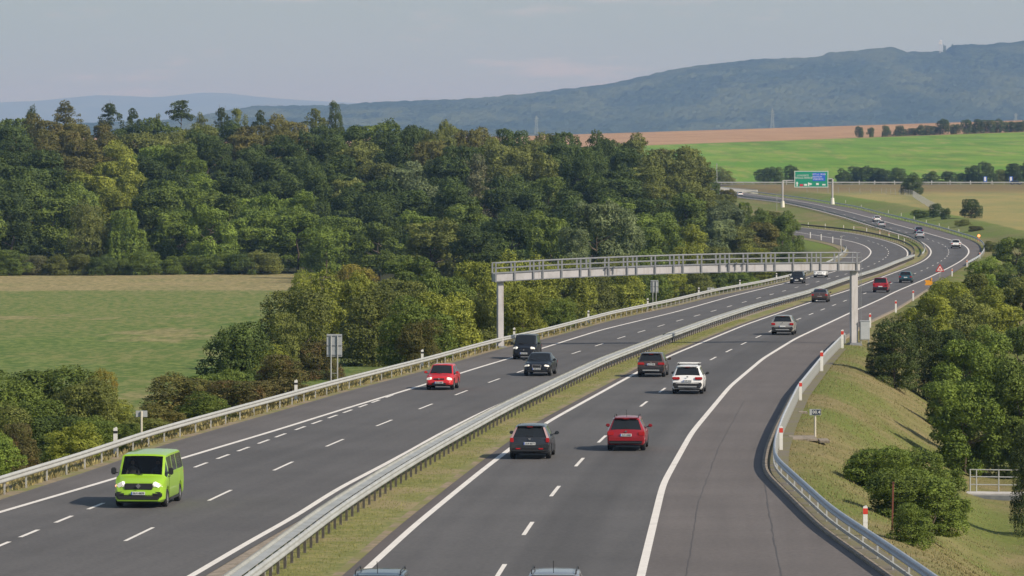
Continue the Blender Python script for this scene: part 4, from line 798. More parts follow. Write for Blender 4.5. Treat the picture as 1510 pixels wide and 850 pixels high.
cx_ = mid.x; e_ = .25
MB().box((cx_, yS, zc_), (Wd, .12, Hs)).build('panel', m_sgreen, r)
fr = MB()
for sz in (-1, 1): fr.box((cx_, yS-.075, zc_+sz*(Hs/2-.12)), (Wd, .02, .16))
for sx in (-1, 1): fr.box((cx_+sx*(Wd/2-.12), yS-.075, zc_), (.16, .021, Hs-.4))
fr.build('border', m_wht, r)
MB().box((cx_+Wd*.225, yS-.075, zc_+Hs*.14), (Wd*.37, .02, Hs*.50)).build('blue_field', m_sblue, r)
RX = (math.pi/2, 0, 0)
text('LOVOSICE', .72, (cx_-Wd*.25, yS-.08, zc_+Hs*.22), RX, m_wht, r); text('TEPLICE-TRMICE', .72, (cx_-Wd*.24, yS-.08, zc_+Hs*.07), RX, m_wht, r)
text('ÚSTÍ n.L. SEVER', .60, (cx_+Wd*.225, yS-.09, zc_+Hs*.29), RX, m_wht, r); text('CENTRUM', .60, (cx_+Wd*.165, yS-.09, zc_+Hs*.14), RX, m_wht, r); text('VŠEBOŘICE', .60, (cx_+Wd*.20, yS-.09, zc_-Hs*.0), RX, m_wht, r)
ar = MB(); ax, az = cx_-Wd*.42, zc_-Hs*.30
ar.prism([(ax-.16, az-.6), (ax+.16, az-.6), (ax+.16, az+.2), (ax+.42, az+.2), (ax, az+.75), (ax-.42, az+.2), (ax-.16, az+.2)], yS-.09, yS-.065)
ax = cx_-Wd*.05; ar.prism([(ax-.45, az-.5), (ax-.12, az-.5), (ax-.10, az-.1), (ax+.25, az-.15), (ax+.2, az-.38), (ax+.75, az+.05), (ax+.25, az+.42), (ax+.22, az+.2), (ax-.45, az+.55)], yS-.09, yS-.065)
ar.build('arrow', m_wht, r)
MB().box((cx_-Wd*.29, yS-.075, zc_-Hs*.36), (Wd*.10, .02, Hs*.13)).build('red_field', m_sred, r); MB().box((cx_-Wd*.17, yS-.075, zc_-Hs*.34), (Wd*.09, .02, Hs*.11)).build('route_number', m_wht, r)
MB().box((cx_+Wd*.18, yS-.075, zc_-Hs*.29), (Wd*.08, .02, Hs*.12)).build('route_number', m_wht, r); MB().box((cx_+Wd*.37, yS-.075, zc_-Hs*.33), (Wd*.10, .02, Hs*.08)).build('route_number', m_wht, r)

# ------------------------------------------------------------------ things along the crossing road
z0 = CZ-24.35
r = empty('guardrail', (-40, XY-4.4, z0)); tag(r, 'pale guardrail along the crossing road above the embankment', 'guardrail')
MB().box((500, 0, .80), (1060, .10, .34)).build('beam', m_galvL, r)
me = MB().box((0, 0, .3), (.14, .12, 1.0)).build('post', m_postl, r); me.location = (95.5, 0, 0); n_ = 0
rest = MB()
for k, x in enumerate(np.arange(97, 1020, 4.0)):
    if x+(-40) < 210 and n_ < 99: o = me.copy(); COL.objects.link(o); o.location = (x, 0, 0); n_ += 1
    else: rest.box((x, 0, .3), (.14, .12, 1.0))
tag(rest.build('posts', m_postl, r), kind='stuff')
r = empty('guardrail', (-40, XY+4.4, z0)); tag(r, 'second guardrail on the far side of the crossing road', 'guardrail')
MB().box((500, 0, .80), (1060, .10, .30)).build('beam', m_galvL, r); b = MB()
for x in np.arange(97, 1020, 8.0): b.box((x, 0, .3), (.14, .12, 1.0))
tag(b.build('posts', m_postl, r), kind='stuff')
for i, px in enumerate([1160, 1267, 1290, 1319, 1374, 1401, 1431, 1463]):
    marker('plain', (px-CX)*(XY-3.8)/F, XY-3.8, z0, f"white post on the crossing road, {ordw(i)} from the left", 'white posts on the crossing road', 1.5)
for i, px in enumerate([1453, 1491]):
    Y = XY+6; X = (px-CX)*Y/F; r = empty('blue_sign', (X, Y, z0)); tag(r, f"{'left' if i == 0 else 'right'} one of two small blue and white signs beside the crossing road", 'road sign', 'blue signs on the crossing road')
    MB().box((0, 0, 1.9), (1.25, .08, 2.0)).build('panel', m_sblue, r); MB().box((-.08, -.05, 1.95), (.7, .03, 1.5)).build('symbol', m_wht, r)
    for s2 in (-1, 1): MB().tube((s2*.4, .05, -.3), (s2*.4, .05, 1.5), .05, n=6).build('post', m_galv, r)
# white post-and-rail barrier where the far carriageway meets the crossing road
P0, P1 = Vector(unp(1062.5, 281.3)), Vector(unp(1117, 286.2)); r = empty('white_barrier', P0); tag(r, 'white post barrier where the far carriageway disappears behind the wood', 'barrier'); d = P1-P0; nseg = 34
rl = MB(); rl.tube((0, 1.5, 1.25), (d.x, d.y+1.5, d.z+1.25), .09, n=6); rl.build('rail', m_white, r)
for k in range(nseg): q = d*(k/(nseg-1)); MB().box((q.x, q.y+1.5, q.z+.55), (.24, .2, 1.5)).build('post', m_white, r)
# tall mast, far masts
X, Y, z = unp(1057, 287); z = gz(X, Y); r = empty('mast', (X, Y, z)); tag(r, 'tall thin grey mast at the end of the wood', 'mast'); hm_ = CZ-(243-HY)*Y/F-z
MB().tube((0, 0, 0), (0, 0, hm_), .16, .10, n=8).build('pole', m_galv, r); MB().box((0, 0, hm_+.15), (.5, .3, .3)).build('camera', m_galv, r)
X, Y, z = unp(1145.5, 311); z = gz(X, Y); r = empty('pole', (X, Y, z)); tag(r, 'thin grey pole left of the direction sign portal', 'pole'); MB().tube((0, 0, -.3), (0, 0, 4.4), .06, n=6).build('shaft', m_galv, r); MB().box((0, 0, 4.5), (.25, .2, .3)).build('head', m_galv, r)
X, Y, z = unp(1243, 376); z = gz(X, Y); r = empty('pole', (X-.3, Y, z)); tag(r, 'thin grey pole inside the lower bend right of the grass patch', 'pole'); MB().tube((0, 0, -.3), (0, 0, 3.3), .06, n=6).build('shaft', m_galv, r); MB().box((0, 0, 3.35), (.4, .2, .2)).build('head', m_galv, r)
def lattice(px, base, top, Y, w, lab, mat, arms=True, name='pylon'):
    X = (px-CX)*Y/F; z = CZ-(base-HY)*Y/F; h = (base-top)*Y/F; r = empty(name, (X, Y, z)); tag(r, lab, 'tower'); b = MB(); n = 7
    for sx in (-1, 1):
        for sy in (-1, 1): b.tube((sx*w/2, sy*w/2, 0), (sx*w*.12, sy*w*.12, h), w*.05, n=4)
    for k in range(n):
        a, c2 = h*k/n, h*(k+1)/n; wa, wb = w/2*(1-.76*k/n), w/2*(1-.76*(k+1)/n)
        for sy in (-1, 1): b.tube((-wa, sy*wa, a), (wb, sy*wb, c2), w*.03, n=4); b.tube((wa, sy*wa, a), (-wb, sy*wb, c2), w*.03, n=4)
    b.build('frame', mat, r)
    if arms:
        for q, l in ((.72, 1.6), (.86, 1.2)): MB().box((0, 0, h*q), (w*l, w*.1, w*.12)).build('arm', mat, r)
    return r, h
m_pyl = pmat('pylon_grey', (.30, .36, .36), .7)
lattice(791, 198, 171, 6000, 5, 'faint lattice pylon before the blue hill, above the left half of the wood', m_pyl); lattice(1139, 192, 160, 6000, 5, 'faint lattice pylon before the blue hill, above the brown field', m_pyl); lattice(1498, 182, 167, 6000, 4, 'small pale pylon above the brown field at the right', m_pyl)
r, h = lattice(1386, 79, 60, 11950, 5, 'pale transmitter mast with dishes on the hilltop', pmat('mast_pale', (.55, .55, .58), .6), arms=False, name='transmitter')
for q, dx in ((.98, 2.5), (.80, -1), (.78, 3)): MB().tube((dx, -3, h*q), (dx, 0, h*q), 3.0, n=12).build('dish', m_wht, r)
for i, (px, tp) in enumerate([(1392, 66), (1394, 68), (1404.5, 65)]):
    Y = 11980; X = (px-CX)*Y/F; z = CZ-(78-HY)*Y/F; plant('broadleaf_tree', X, Y, z, (78-tp)*Y/F, 6 if i < 2 else 9, 'pine', 'pine', f"lone slender tree beside the hilltop transmitter, {ordw(i)} from the left", 'tree', 'lone trees on the hilltop')

# wire fence on the cutting slope
def fence(pts, label, step=4.5, h=2.0):
    W3 = [(lambda Y, px: ((px-CX)*Y/F, Y, gz((px-CX)*Y/F, Y)))(Y, px) for px, Y in pts]; r = empty('wire_fence', W3[0]); tag(r, label, 'fence'); o0 = Vector(W3[0]); P = []
    for a, b in zip(W3[:-1], W3[1:]):
        a, b = Vector(a), Vector(b); n = max(1, int((b-a).length/step))
        for k in range(n): q = a+(b-a)*(k/n); P.append(Vector((q.x, q.y, gz(q.x, q.y))))
    for q in P[:98]: MB().tube(q-o0+Vector((0, 0, -.2)), q-o0+Vector((0, 0, h)), .055, n=5).build('post', m_galv, r)
    w = MB()
    for k in range(8): w.path([q-o0+Vector((0, 0, .15+k*(h-.2)/7)) for q in P[:98]], .012, 3)
    w.build('wire', m_galv, r)
fence([(1190, 1420), (1300, 1395), (1334, 1370), (1346, 1345), (1352, 1300), (1371, 1180), (1384, 1120), (1392, 1075)], 'wire fence with pale posts along the top of the cutting slope')
# footbridge with railing
X, Y = hit(1464, 737); z = gz(X, Y); s = F/Y; r = empty('footbridge', (X, Y, z), (0, 0, math.radians(-9))); tag(r, 'short concrete footbridge with a grey steel railing in the hollow at the right', 'footbridge')
m_cpale = nmat('pale_concrete', (.50, .48, .46), [(1.5, 4, .45, .65, (.40, .38, .36), 1)], bump=.2)
Lb = 84/s; MB().box((.1, 0, .22), (Lb, 1.5, .22)).build('deck', m_cpale, r, bevel=.02); MB().box((.1, -.80, .10), (Lb, .10, .30)).box((.1, .80, .10), (Lb, .10, .30)).build('edge_beam', m_ggrey, r)
for k in (-.88, -.66, .12, .88): MB().tube((Lb/2*k+.1, .62, .33), (Lb/2*k+.1, .62, 1.52), .035, n=8).build('post', m_galv, r)
for q in (1.5, 1.12, .70): MB().tube((-Lb/2*.9+.1, .62, q), (Lb/2*.9+.1, .62, q), .03, n=8).build('rail', m_galv, r)
X, Y = hit(1315.5, 783); r = empty('stake', (X, Y, gz(X, Y)), (0, math.radians(1.5), 0)); tag(r, 'rusty brown metal stake standing in front of the bushes on the right slope', 'stake'); MB().box((0, 0, .85), (.06, .06, 1.75)).build('shaft', pmat('rust', (.16, .05, .03), .8), r); MB().box((0, 0, 1.74), (.09, .09, .05)).build('cap', pmat('rust_dark', (.10, .035, .02), .8), r)
for (px, py, w, lab) in [(1184, 648, 1.3, 'flat concrete drain slab on the grass beside the small dark plate'), (1184, 610, .5, 'small pale stone lying on the right verge above the drain slab')]:
    X, Y = hit(px, py); b = MB().box((0, 0, .03), (w, w*1.8, .12)); 
    if w > 1: b.box((w*.72, -.9, -.02), (.5, 1.6, .12))
    o = b.build('concrete_slab', m_conc, bevel=.02); o.location = (X, Y, gz(X, Y)); tag(o, lab, 'slab')
# ------------------------------------------------------------------ vehicles
m_glass = pmat('car_glass', (.018, .021, .024), .08, spec=.42); m_tyre = pmat('tyre_rubber', (.018, .018, .019), .8); m_rim = pmat('alloy_rim', (.42, .42, .43), .3, metal=.7)
m_hub = pmat('black_rim', (.05, .05, .055), .5); m_trim = pmat('car_trim_black', (.022, .022, .024), .55); m_tail = pmat('tail_light_red', (.42, .01, .012), .18, coat=.6); m_tailc = pmat('tail_light_clear', (.40, .27, .27), .18, coat=.6)
m_chrome = pmat('chrome', (.65, .65, .66), .12, metal=1); m_plate = pmat('number_plate_white', (.72, .73, .72), .5); m_pblue = pmat('number_plate_blue', (.04, .10, .42), .5); m_ptext = pmat('number_plate_text', (.04, .04, .045), .6)
m_head = pmat('headlight_lit', (.9, .88, .82), .1, emit=(1, .90, .74), es=.3); m_headoff = pmat('headlight_glass', (.55, .56, .57), .08, coat=.8); m_silver = pmat('silver_trim', (.5, .5, .5), .35, metal=.5)
m_ind = pmat('indicator_lit', (.9, .5, .35), .2, emit=(1, .45, .25), es=1.3)
def tglass():
    m = bpy.data.materials.new('tinted_glass'); m.use_nodes = True; t = m.node_tree; b = t.nodes['Principled BSDF']; b.inputs['Base Color'].default_value = (.01, .012, .014, 1); b.inputs['Roughness'].default_value = .05
    tr = t.nodes.new('ShaderNodeBsdfTransparent'); tr.inputs[0].default_value = (.55, .58, .58, 1); ms = t.nodes.new('ShaderNodeMixShader'); ms.inputs[0].default_value = .62
    t.links.new(b.outputs[0], ms.inputs[1]); t.links.new(tr.outputs[0], ms.inputs[2]); t.links.new(ms.outputs[0], t.nodes['Material Output'].inputs['Surface']); return m
m_tglass = tglass()
def paintm(name, c, metal=.15, rough=.32): return pmat('car_paint_'+name, c, rough, metal=metal, coat=.7)
def wheel_meshes(rad, wid, rim):
    b = MB(); prof = [(rad*.66, -wid/2), (rad*.90, -wid/2), (rad*.98, -wid*.36), (rad, -wid*.2), (rad, wid*.2), (rad*.98, wid*.36), (rad*.90, wid/2), (rad*.66, wid/2)]; n = 24; vs_ = []
    for i in range(n):
        a = 2*math.pi*i/n
        for r_, x in prof: vs_.append((x, r_*math.cos(a), r_*math.sin(a)))
    m = len(prof); fs = [(i*m+j, i*m+(j+1) % m, ((i+1) % n)*m+(j+1) % m, ((i+1) % n)*m+j) for i in range(n) for j in range(m)]; b.add(vs_, fs)
    t = b.build('wheel', m_tyre, smooth=True); t1 = t.data; bpy.data.objects.remove(t)
    r = MB()
    for sg in (-1, 1):
        r.tube((sg*wid*.30, 0, 0), (sg*wid*.44, 0, 0), rad*.16, n=12)
        for k in range(5):
            a = 2*math.pi*k/5; M = Matrix.Rotation(a, 4, 'X'); r.box((sg*wid*.36, 0, rad*.36), (wid*.08, rad*.17, rad*.62), M)
    for i in range(n):
        a, c = 2*math.pi*i/n, 2*math.pi*(i+1)/n
        for sg in (-1, 1):
            q = [(sg*wid*.46, rad*.70*math.cos(a), rad*.70*math.sin(a)), (sg*wid*.46, rad*.70*math.cos(c), rad*.70*math.sin(c)), (sg*wid*.34, rad*.60*math.cos(c), rad*.60*math.sin(c)), (sg*wid*.34, rad*.60*math.cos(a), rad*.60*math.sin(a))]; r.add(q, [(0, 1, 2, 3)])
    r.tube((-wid*.2, 0, 0), (wid*.2, 0, 0), rad*.6, n=20)
    o = r.build('rim', rim); r1 = o.data; bpy.data.objects.remove(o); return t1, r1
def car(name, label, cat, px, py, away, L, W, H, kind, paint, p=None, group=None, fn=None, lit=False, X=None, Y=None, dark_low=False, seethru=False, heading=None):
    P = dict(belt=.93, hood=.92, zl=.28, wr=.32, tumble=.74, roofdrop=.06, wheelw=.23, rim=m_rim, tail='block', rails=False, plate='', grille='bar', silverdif=False)
    P.update(p or {})
    if Y is None: X0, Y, _ = unp(px, py); X0 = (px-CX)*Y/F
    else: X0 = X
    fn = fn or (xRd if away else xLd); sl = (float(fn(Y+6))-float(fn(Y-6)))/12 if heading is None else heading
    dirv = Vector((sl, 1, 0)).normalized(); c = Vector((X0, Y, 0))+dirv*(L/2-.75); zc = float(rz(c.y)); zf = float(rz(c.y+dirv.y*2)); pitch = math.atan2(zf-zc, 2)
    yaw = -math.atan2(dirv.x, dirv.y)+(0 if away else math.pi)
    r = empty(name, (c.x, c.y, zc+.006), Euler((pitch if away else -pitch, 0, yaw), 'XYZ')); tag(r, label, cat, group)
    hw = W/2; zb = P['belt']; hd = P['hood']; zl = P['zl']; tp = P['tumble']*hw; R = P['wr']
    if kind in ('hatch', 'wagon', 'suv', 'mpv', 'van'):
        rg = {'hatch': (.10, .52), 'wagon': (.10, .48), 'suv': (.14, .50), 'mpv': (.10, .42), 'van': (.05, .20)}[kind]
        K = [(0, zl+.16, .58, .64, .80, .76), (.035, zl+.03, .66, .74, .93, .87), (rg[0], zl, zb-.01, zb+.02, .975, .90), (rg[1], zl, zb+.02, H-P['roofdrop'], 1, tp/hw*.97), (rg[1]+.35, zl, zb, H-.01, 1, tp/hw)]
        gl_r = (rg[0]+.02, rg[1]-.04); s0 = rg[1]+.06
    else:   # saloon
        K = [(0, zl+.18, .66, .74, .78, .74), (.04, zl+.04, .76, .88, .92, .86), (.12, zl, zb-.03, zb+.07, .97, .90), (.60, zl, zb, zb+.11, 1, .90), (1.28, zl, zb, H-.06, 1, tp/hw*.95), (1.65, zl, zb, H, 1, tp/hw)]
        gl_r = (.66, 1.24); s0 = 1.0
    hoodl = {'hatch': .98, 'wagon': 1.10, 'suv': 1.12, 'saloon': 1.30, 'mpv': .80, 'van': .72}[kind]; wsl = {'hatch': .72, 'wagon': .78, 'suv': .72, 'saloon': .80, 'mpv': .62, 'van': .62}[kind]
    yc = L-hoodl
    K += [(yc-wsl-.9, zl, zb, H, 1, tp/hw), (yc-wsl, zl, zb-.01, H-.035, 1, tp/hw*.98), (yc, zl, hd-.07, hd+.01, .99, .88), (L-.42, zl, hd-.20, hd-.09, .965, .82), (L-.16, zl+.01, hd-.31, hd-.20, .89, .74), (L-.04, zl+.04, .52, .60, .80, .66), (L, zl+.14, .46, .50, .72, .58)]
    K = np.array(K); ya, yb = .82 if kind != 'van' else .95, L-.86 if kind != 'van' else L-.98
    ys = set(K[:, 0].tolist()); ar = R+.055
    for yw in (ya, yb):
        for t in np.linspace(-1, 1, 9): ys.add(yw+ar*t)
        ys.add(yw-ar-.002); ys.add(yw+ar+.002)
    ys |= {gl_r[0], gl_r[1], s0, yc-.04, yc-wsl+.05, yc-wsl*.45}
    pil = [yc-wsl-.42] if kind not in ('van',) else [yc-.55, yc-1.55, yc-2.6]
    for q in pil: ys |= {q-.045, q+.045}
    if kind in ('wagon', 'suv', 'mpv'): ys |= {yc-wsl-1.4, yc-wsl-1.31}
    ys = np.array(sorted(ys)); S = [np.interp(ys, K[:, 0], K[:, j]) for j in range(6)]
    def zlow(y, z):
        for yw in (ya, yb):
            if abs(y-yw) <= ar+.0005: z = max(z, R+math.sqrt(max(0, ar*ar-(y-yw)**2))-.01)
        return z
    rings = []
    for i, y in enumerate(ys):
        z0_ = zlow(y, S[1][i]); b_, t_, w, wt = S[2][i], S[3][i], S[4][i]*hw, S[5][i]*hw; z0_ = min(z0_, b_-.06); zz = lambda q: b_+(t_-.05-b_)*q; ww = lambda q: w*.975+(wt-w*.975)*q
        rings.append([(0, z0_+.02), (w*.90, z0_), (w*.985, z0_+(b_-z0_)*.14), (w, z0_+(b_-z0_)*.55), (w*.975, b_), (ww(.08), zz(.08)), (ww(.90), zz(.90)), (wt, t_-.05), (wt*.90, t_-.012), (wt*.5, t_+.006), (0, t_+.012)])
    m = len(rings[0]); body, side, wsn, rgn = MB(), {}, MB(), MB()
    def pt(i, j, sg): x, z = rings[i][j]; return (sg*x, ys[i]-L/2, z)
    sidewins = {1: [], -1: []}
    for i in range(len(ys)-1):
        ym = (ys[i]+ys[i+1])/2
        for j in range(m-1):
            for sg in (1, -1):
                q = [pt(i, j, sg), pt(i+1, j, sg), pt(i+1, j+1, sg), pt(i, j+1, sg)]; q = q if sg > 0 else q[::-1]; tgt = body
                inp = any(abs(ym-pp) < .046 for pp in pil) or (kind in ('wagon', 'suv', 'mpv') and yc-wsl-1.4 <= ym <= yc-wsl-1.31)
                if j >= 8 and yc-wsl+.05 <= ym <= yc-.04: tgt = wsn
                elif j >= 8 and gl_r[0] <= ym <= gl_r[1]: tgt = rgn
                elif j == 5 and s0 <= ym <= yc-.10 and not inp and not (kind == 'saloon' and ym < 1.05) and not (kind == 'van' and P.get('panelvan')): 
                    key = sum(ym > pp for pp in pil); tgt = side.setdefault((sg, key), MB())
                tgt.add(q, [(0, 1, 2, 3)])
    for i in (0, len(ys)-1):
        poly = [pt(i, j, 1) for j in range(m)]+[pt(i, j, -1) for j in range(m-2, 0, -1)]; body.add(poly, [tuple(range(len(poly)))])
    def bl(mb, nm, mat, sm=True):
        me = bpy.data.meshes.new(nm); me.from_pydata(mb.v, [], mb.f); bm = bmesh.new(); bm.from_mesh(me); bmesh.ops.remove_doubles(bm, verts=bm.verts, dist=.0008); bmesh.ops.recalc_face_normals(bm, faces=bm.faces)
        for f in bm.faces: f.smooth = True
        for e in bm.edges:
            if len(e.link_faces) == 2 and e.calc_face_angle(0) > math.radians(34): e.smooth = False
        bm.to_mesh(me); bm.free(); me.materials.append(mat); o = bpy.data.objects.new(nm, me); COL.objects.link(o); o.parent = r; return o
    bl(body, 'body', paint); bl(wsn, 'windscreen', m_tglass if seethru else m_glass); bl(rgn, 'rear_window', m_glass)
    for k_, mb in side.items(): bl(mb, 'side_window', m_glass)
    t1, r1 = wheel_meshes(R, P['wheelw'], P['rim'])
    for yw in (ya, yb):
        for sg in (1, -1):
            w_ = bpy.data.objects.new('wheel', t1); COL.objects.link(w_); w_.parent = r; w_.location = (sg*(hw-.13), yw-L/2, R); q = bpy.data.objects.new('rim', r1); COL.objects.link(q); q.parent = w_
    MB().box((0, 0, zl+.03), (W*.80, L*.84, .16)).build('underbody', m_trim, r)
    yr, yf = -L/2, L/2
    def BX(nm, c_, d_, mat, M=None, bev=.012, par=None): return MB().box(c_, d_, M).build(nm, mat, par or r, bevel=bev)
    # rear end
    lowm = m_trim if (P.get('darkbumper') or dark_low) else paint
    BX('rear_bumper', (0, yr+.06, zl+.28), (W*.93, .20, .26), lowm, bev=.05); BX('rear_valance', (0, yr+.07, zl+.13), (W*.84, .20, .14), m_trim, bev=.03)
    if P['silverdif']: BX('skid_plate', (0, yr-.02, zl+.17), (W*.60, .08, .10), m_silver, bev=.02)
    if P['tail'] == 'block':
        for sg in (1, -1): BX('tail_light', (sg*hw*.80, yr+.07, zb-.14), (W*.17, .12, .20), m_tail, bev=.03)
    elif P['tail'] == 'tall':
        for sg in (1, -1): x0, x1, z0, z1, y0, y1 = hw*.93, tp*.97, zb-.02, H-.10, yr+.045, yr+rg[1]-.10; MB().add([(sg*(x0-.10), y0, z0), (sg*(x0+.015), y0+.03, z0), (sg*(x1+.02), y1+.03, z1), (sg*(x1-.06), y1, z1), (sg*(x0-.10), y0+.12, z0), (sg*(x0+.015), y0+.14, z0), (sg*(x1+.02), y1+.14, z1), (sg*(x1-.06), y1+.12, z1)], [(0, 1, 2, 3), (4, 7, 6, 5), (0, 4, 5, 1), (1, 5, 6, 2), (2, 6, 7, 3), (3, 7, 4, 0)]).build('tail_light', m_tailc, r, bevel=.01)
        for sg in (1, -1): BX('tail_light', (sg*hw*.86, yr+.07, zb-.08), (W*.09, .10, .20), m_tail, bev=.02)
    elif P['tail'] == 'wide':
        for sg in (1, -1): BX('tail_light', (sg*hw*.72, yr+.055, zb-.12), (W*.24, .11, .16), m_tail, bev=.03)
    if P.get('lowred'):
        for sg in (1, -1): BX('reflector', (sg*hw*.55, yr-.045, zl+.20), (.20, .02, .05), m_tail, bev=0)
    pz = P.get('platez', .72 if kind != 'saloon' else .62)
    if away:
        pl = BX('number_plate', (0, yr-.015 if pz > .6 else yr-.05, pz), (.52, .03, .115), m_plate, bev=0)
        yp = (yr-.015 if pz > .6 else yr-.05)-.018; BX('country_strip', (-.235, yp, pz), (.045, .006, .11), m_pblue, bev=0, par=pl)
        if P['plate']: text(P['plate'], .105, (.03, yp-.003, pz), (math.pi/2, 0, 0), m_ptext, pl, 'plate_text')
        BX('badge', (0, yr+.035, zb-.03), (.10, .03, .07), m_chrome, bev=.01)
        if kind in ('hatch', 'suv', 'wagon', 'mpv'): BX('spoiler', (0, yr+rg[1]-.02, H-P['roofdrop']+.01), (tp*1.75, .22, .035), paint, bev=.012)
        BX('third_brake_light', (0, yr+rg[1]-.14 if kind != 'saloon' else yr+1.2, H-P['roofdrop']-.02), (.26, .03, .02), m_tail, bev=0)
        if kind != 'van': BX('wiper', (.0, yr+gl_r[0]+.02, zb+.10), (.34, .02, .025), m_trim, bev=0)
    # front end
    if True:
        ym = yf-.10; gm = m_trim
        if P['grille'] == 'van':
            BX('grille', (0, yf-.14, .80), (W*.54, .20, .24), m_trim, bev=.03); BX('lower_grille', (0, yf-.03, .40), (W*.80, .14, .20), m_trim, bev=.04)
            for sg in (1, -1): BX('fog_light_surround', (sg*hw*.70, yf-.10, .50), (W*.20, .20, .22), m_trim, bev=.05)
            BX('front_bumper', (0, yf-.06, .30), (W*.84, .18, .10), paint, bev=.04)
        elif P['grille'] == 'tall':
            BX('grille', (0, yf-.06, .58), (.62, .12, .34), m_chrome, bev=.03); BX('grille_mesh', (0, yf-.045, .58), (.52, .12, .27), m_trim, bev=.02); BX('lower_grille', (0, yf-.03, .34), (W*.66, .10, .12), m_trim, bev=.02)
        else:
            BX('grille', (0, yf-.10, .66), (W*.38, .16, .09), m_trim, bev=.02); BX('lower_grille', (0, yf-.02, .38), (W*.50, .10, .15), m_trim, bev=.03)
        hz_ = P.get('headz', hd-.27); hl = m_head if lit else m_headoff
        for sg in (1, -1):
            M = Matrix.Translation((sg*hw*.70, yf-.20, hz_)) @ Matrix.Rotation(sg*math.radians(-22), 4, 'Z') @ Matrix.Rotation(sg*math.radians(P.get('headtilt', 8)), 4, 'Y')
            MB().box((0, 0, 0), (W*.19, .20, P.get('headh', .15)), M).build('headlight', hl, r, bevel=.04)
        if P.get('indicator'):
            MB().box((-hw*.84*P['indicator'], yf-.24, hz_-.02), (W*.08, .16, .11)).build('indicator', m_ind, r, bevel=.03)
        if not away:
            pz2 = P.get('fplatez', .46); pl = BX('number_plate', (0, yf+.035, pz2), (.52, .03, .115), m_plate, bev=0); BX('country_strip', (.235, yf+.054, pz2), (.045, .006, .11), m_pblue, bev=0, par=pl)
            if P['plate']: text(P['plate'], .105, (-.03, yf+.057, pz2), (math.pi/2, 0, math.pi), m_ptext, pl, 'plate_text')
            MB().tube((0, yf-.05, P.get('badgez', .68)), (0, yf+.012, P.get('badgez', .68)), P.get('badger', .055), n=4 if P['grille'] == 'van' else 12).build('badge', m_chrome, r)
            for sg in (1, -1): MB().tube((sg*.05, yc-L/2+.02, hd+.05), (sg*.05+.5, yc-L/2-.10, hd+.14), .012, n=4).build('wiper', m_trim, r)
    # mirrors, rails, aerial, handles, sills
    for sg in (1, -1):
        zz_ = hd+.10 if kind != 'van' else hd+.17; mm = m_trim if P.get('blackmirror') else paint
        b = MB(); b.box((sg*(hw+.10), yc-L/2-.22, zz_), (.19, .12, .15 if kind != 'van' else .26)); b.build('mirror', mm, r, bevel=.035)
        BX('mirror_arm', (sg*(hw-.0), yc-L/2-.20, zz_-.06), (.14, .06, .04), m_trim, bev=0)
        for yy_ in ([-.05, .95] if kind != 'van' else [1.28, 1.05]): BX('door_handle', (sg*(hw*.992), (yy_-.35) if kind != 'van' else yy_, zb-.10), (.03, .16, .03), m_trim if kind == 'van' else paint, bev=0)
        BX('sill', (sg*hw*.95, 0, zl+.04), (.10, (yb-ya)-2*ar, .10), m_trim, bev=.02)
        if P.get('rails'): b = MB(); b.path([(sg*tp*.90, yr+rg[1]+.15, H-.03), (sg*tp*.90, yr+rg[1]+.28, H+.055), (sg*tp*.90, yc-L/2-wsl-.35, H+.055), (sg*tp*.90, yc-L/2-wsl-.2, H-.02)], .018, 6); b.build('roof_rail', P['rails'], r)
    if P.get('bars'):
        for yy_ in (-.75, .15): BX('roof_bar', (0, yy_, H+.10), (tp*2.02, .09, .05), P['bars'], bev=.015); 
        for sg in (1, -1): BX('roof_bar_foot', (sg*tp*.9, -.75, H+.04), (.06, .1, .14), m_trim, bev=0); BX('roof_bar_foot', (sg*tp*.9, .15, H+.04), (.06, .1, .14), m_trim, bev=0)
    if P.get('aerial'): MB().tube((0, yr+.62, H), (0, yr+.42, H+.34), .009, n=4).build('aerial', m_trim, r)
    for sg in (1, -1):
        for yd in (pil[0]-L/2,): BX('door_gap', (sg*(hw+.0005), yd, (zl+zb)/2+.06), (.006, .012, zb-zl-.16), m_trim, bev=0)
    return r, dict(yc=yc-L/2, wsl=wsl, hw=hw, H=H)
lime = paintm('lime', (.30, .52, .025), 0); red = paintm('red', (.55, .016, .016), 0); wine = paintm('wine_red', (.34, .014, .02), .1); blk = pmat('car_paint_black', (.012, .013, .016), .3, spec=.35, coat=.25); navy = paintm('dark_blue', (.03, .045, .11)); anth = paintm('anthracite', (.032, .035, .040), .3)
brn = paintm('brown', (.085, .055, .045), .3); wht = paintm('white', (.80, .80, .79), 0); bei = paintm('champagne', (.42, .40, .355), .45); silv = paintm('silver', (.50, .51, .52), .4); teal = paintm('teal', (.03, .10, .125), .3); slv2 = paintm('grey_blue', (.06, .085, .12), .4); slv3 = paintm('mid_silver', (.27, .29, .32), .4)
van, vi = car('van', 'lime green passenger van coming towards the camera in the left carriageway', 'van', 208.5, 748, False, 5.0, 1.96, 1.97, 'van', lime, dict(belt=1.22, hood=1.16, zl=.22, wr=.34, tumble=.84, grille='van', headz=.84, headh=.20, headtilt=26, plate='5U1 0870', fplatez=.56, badgez=.83, badger=.10, blackmirror=True, roofdrop=.04, indicator=-1), lit=True, seethru=True)
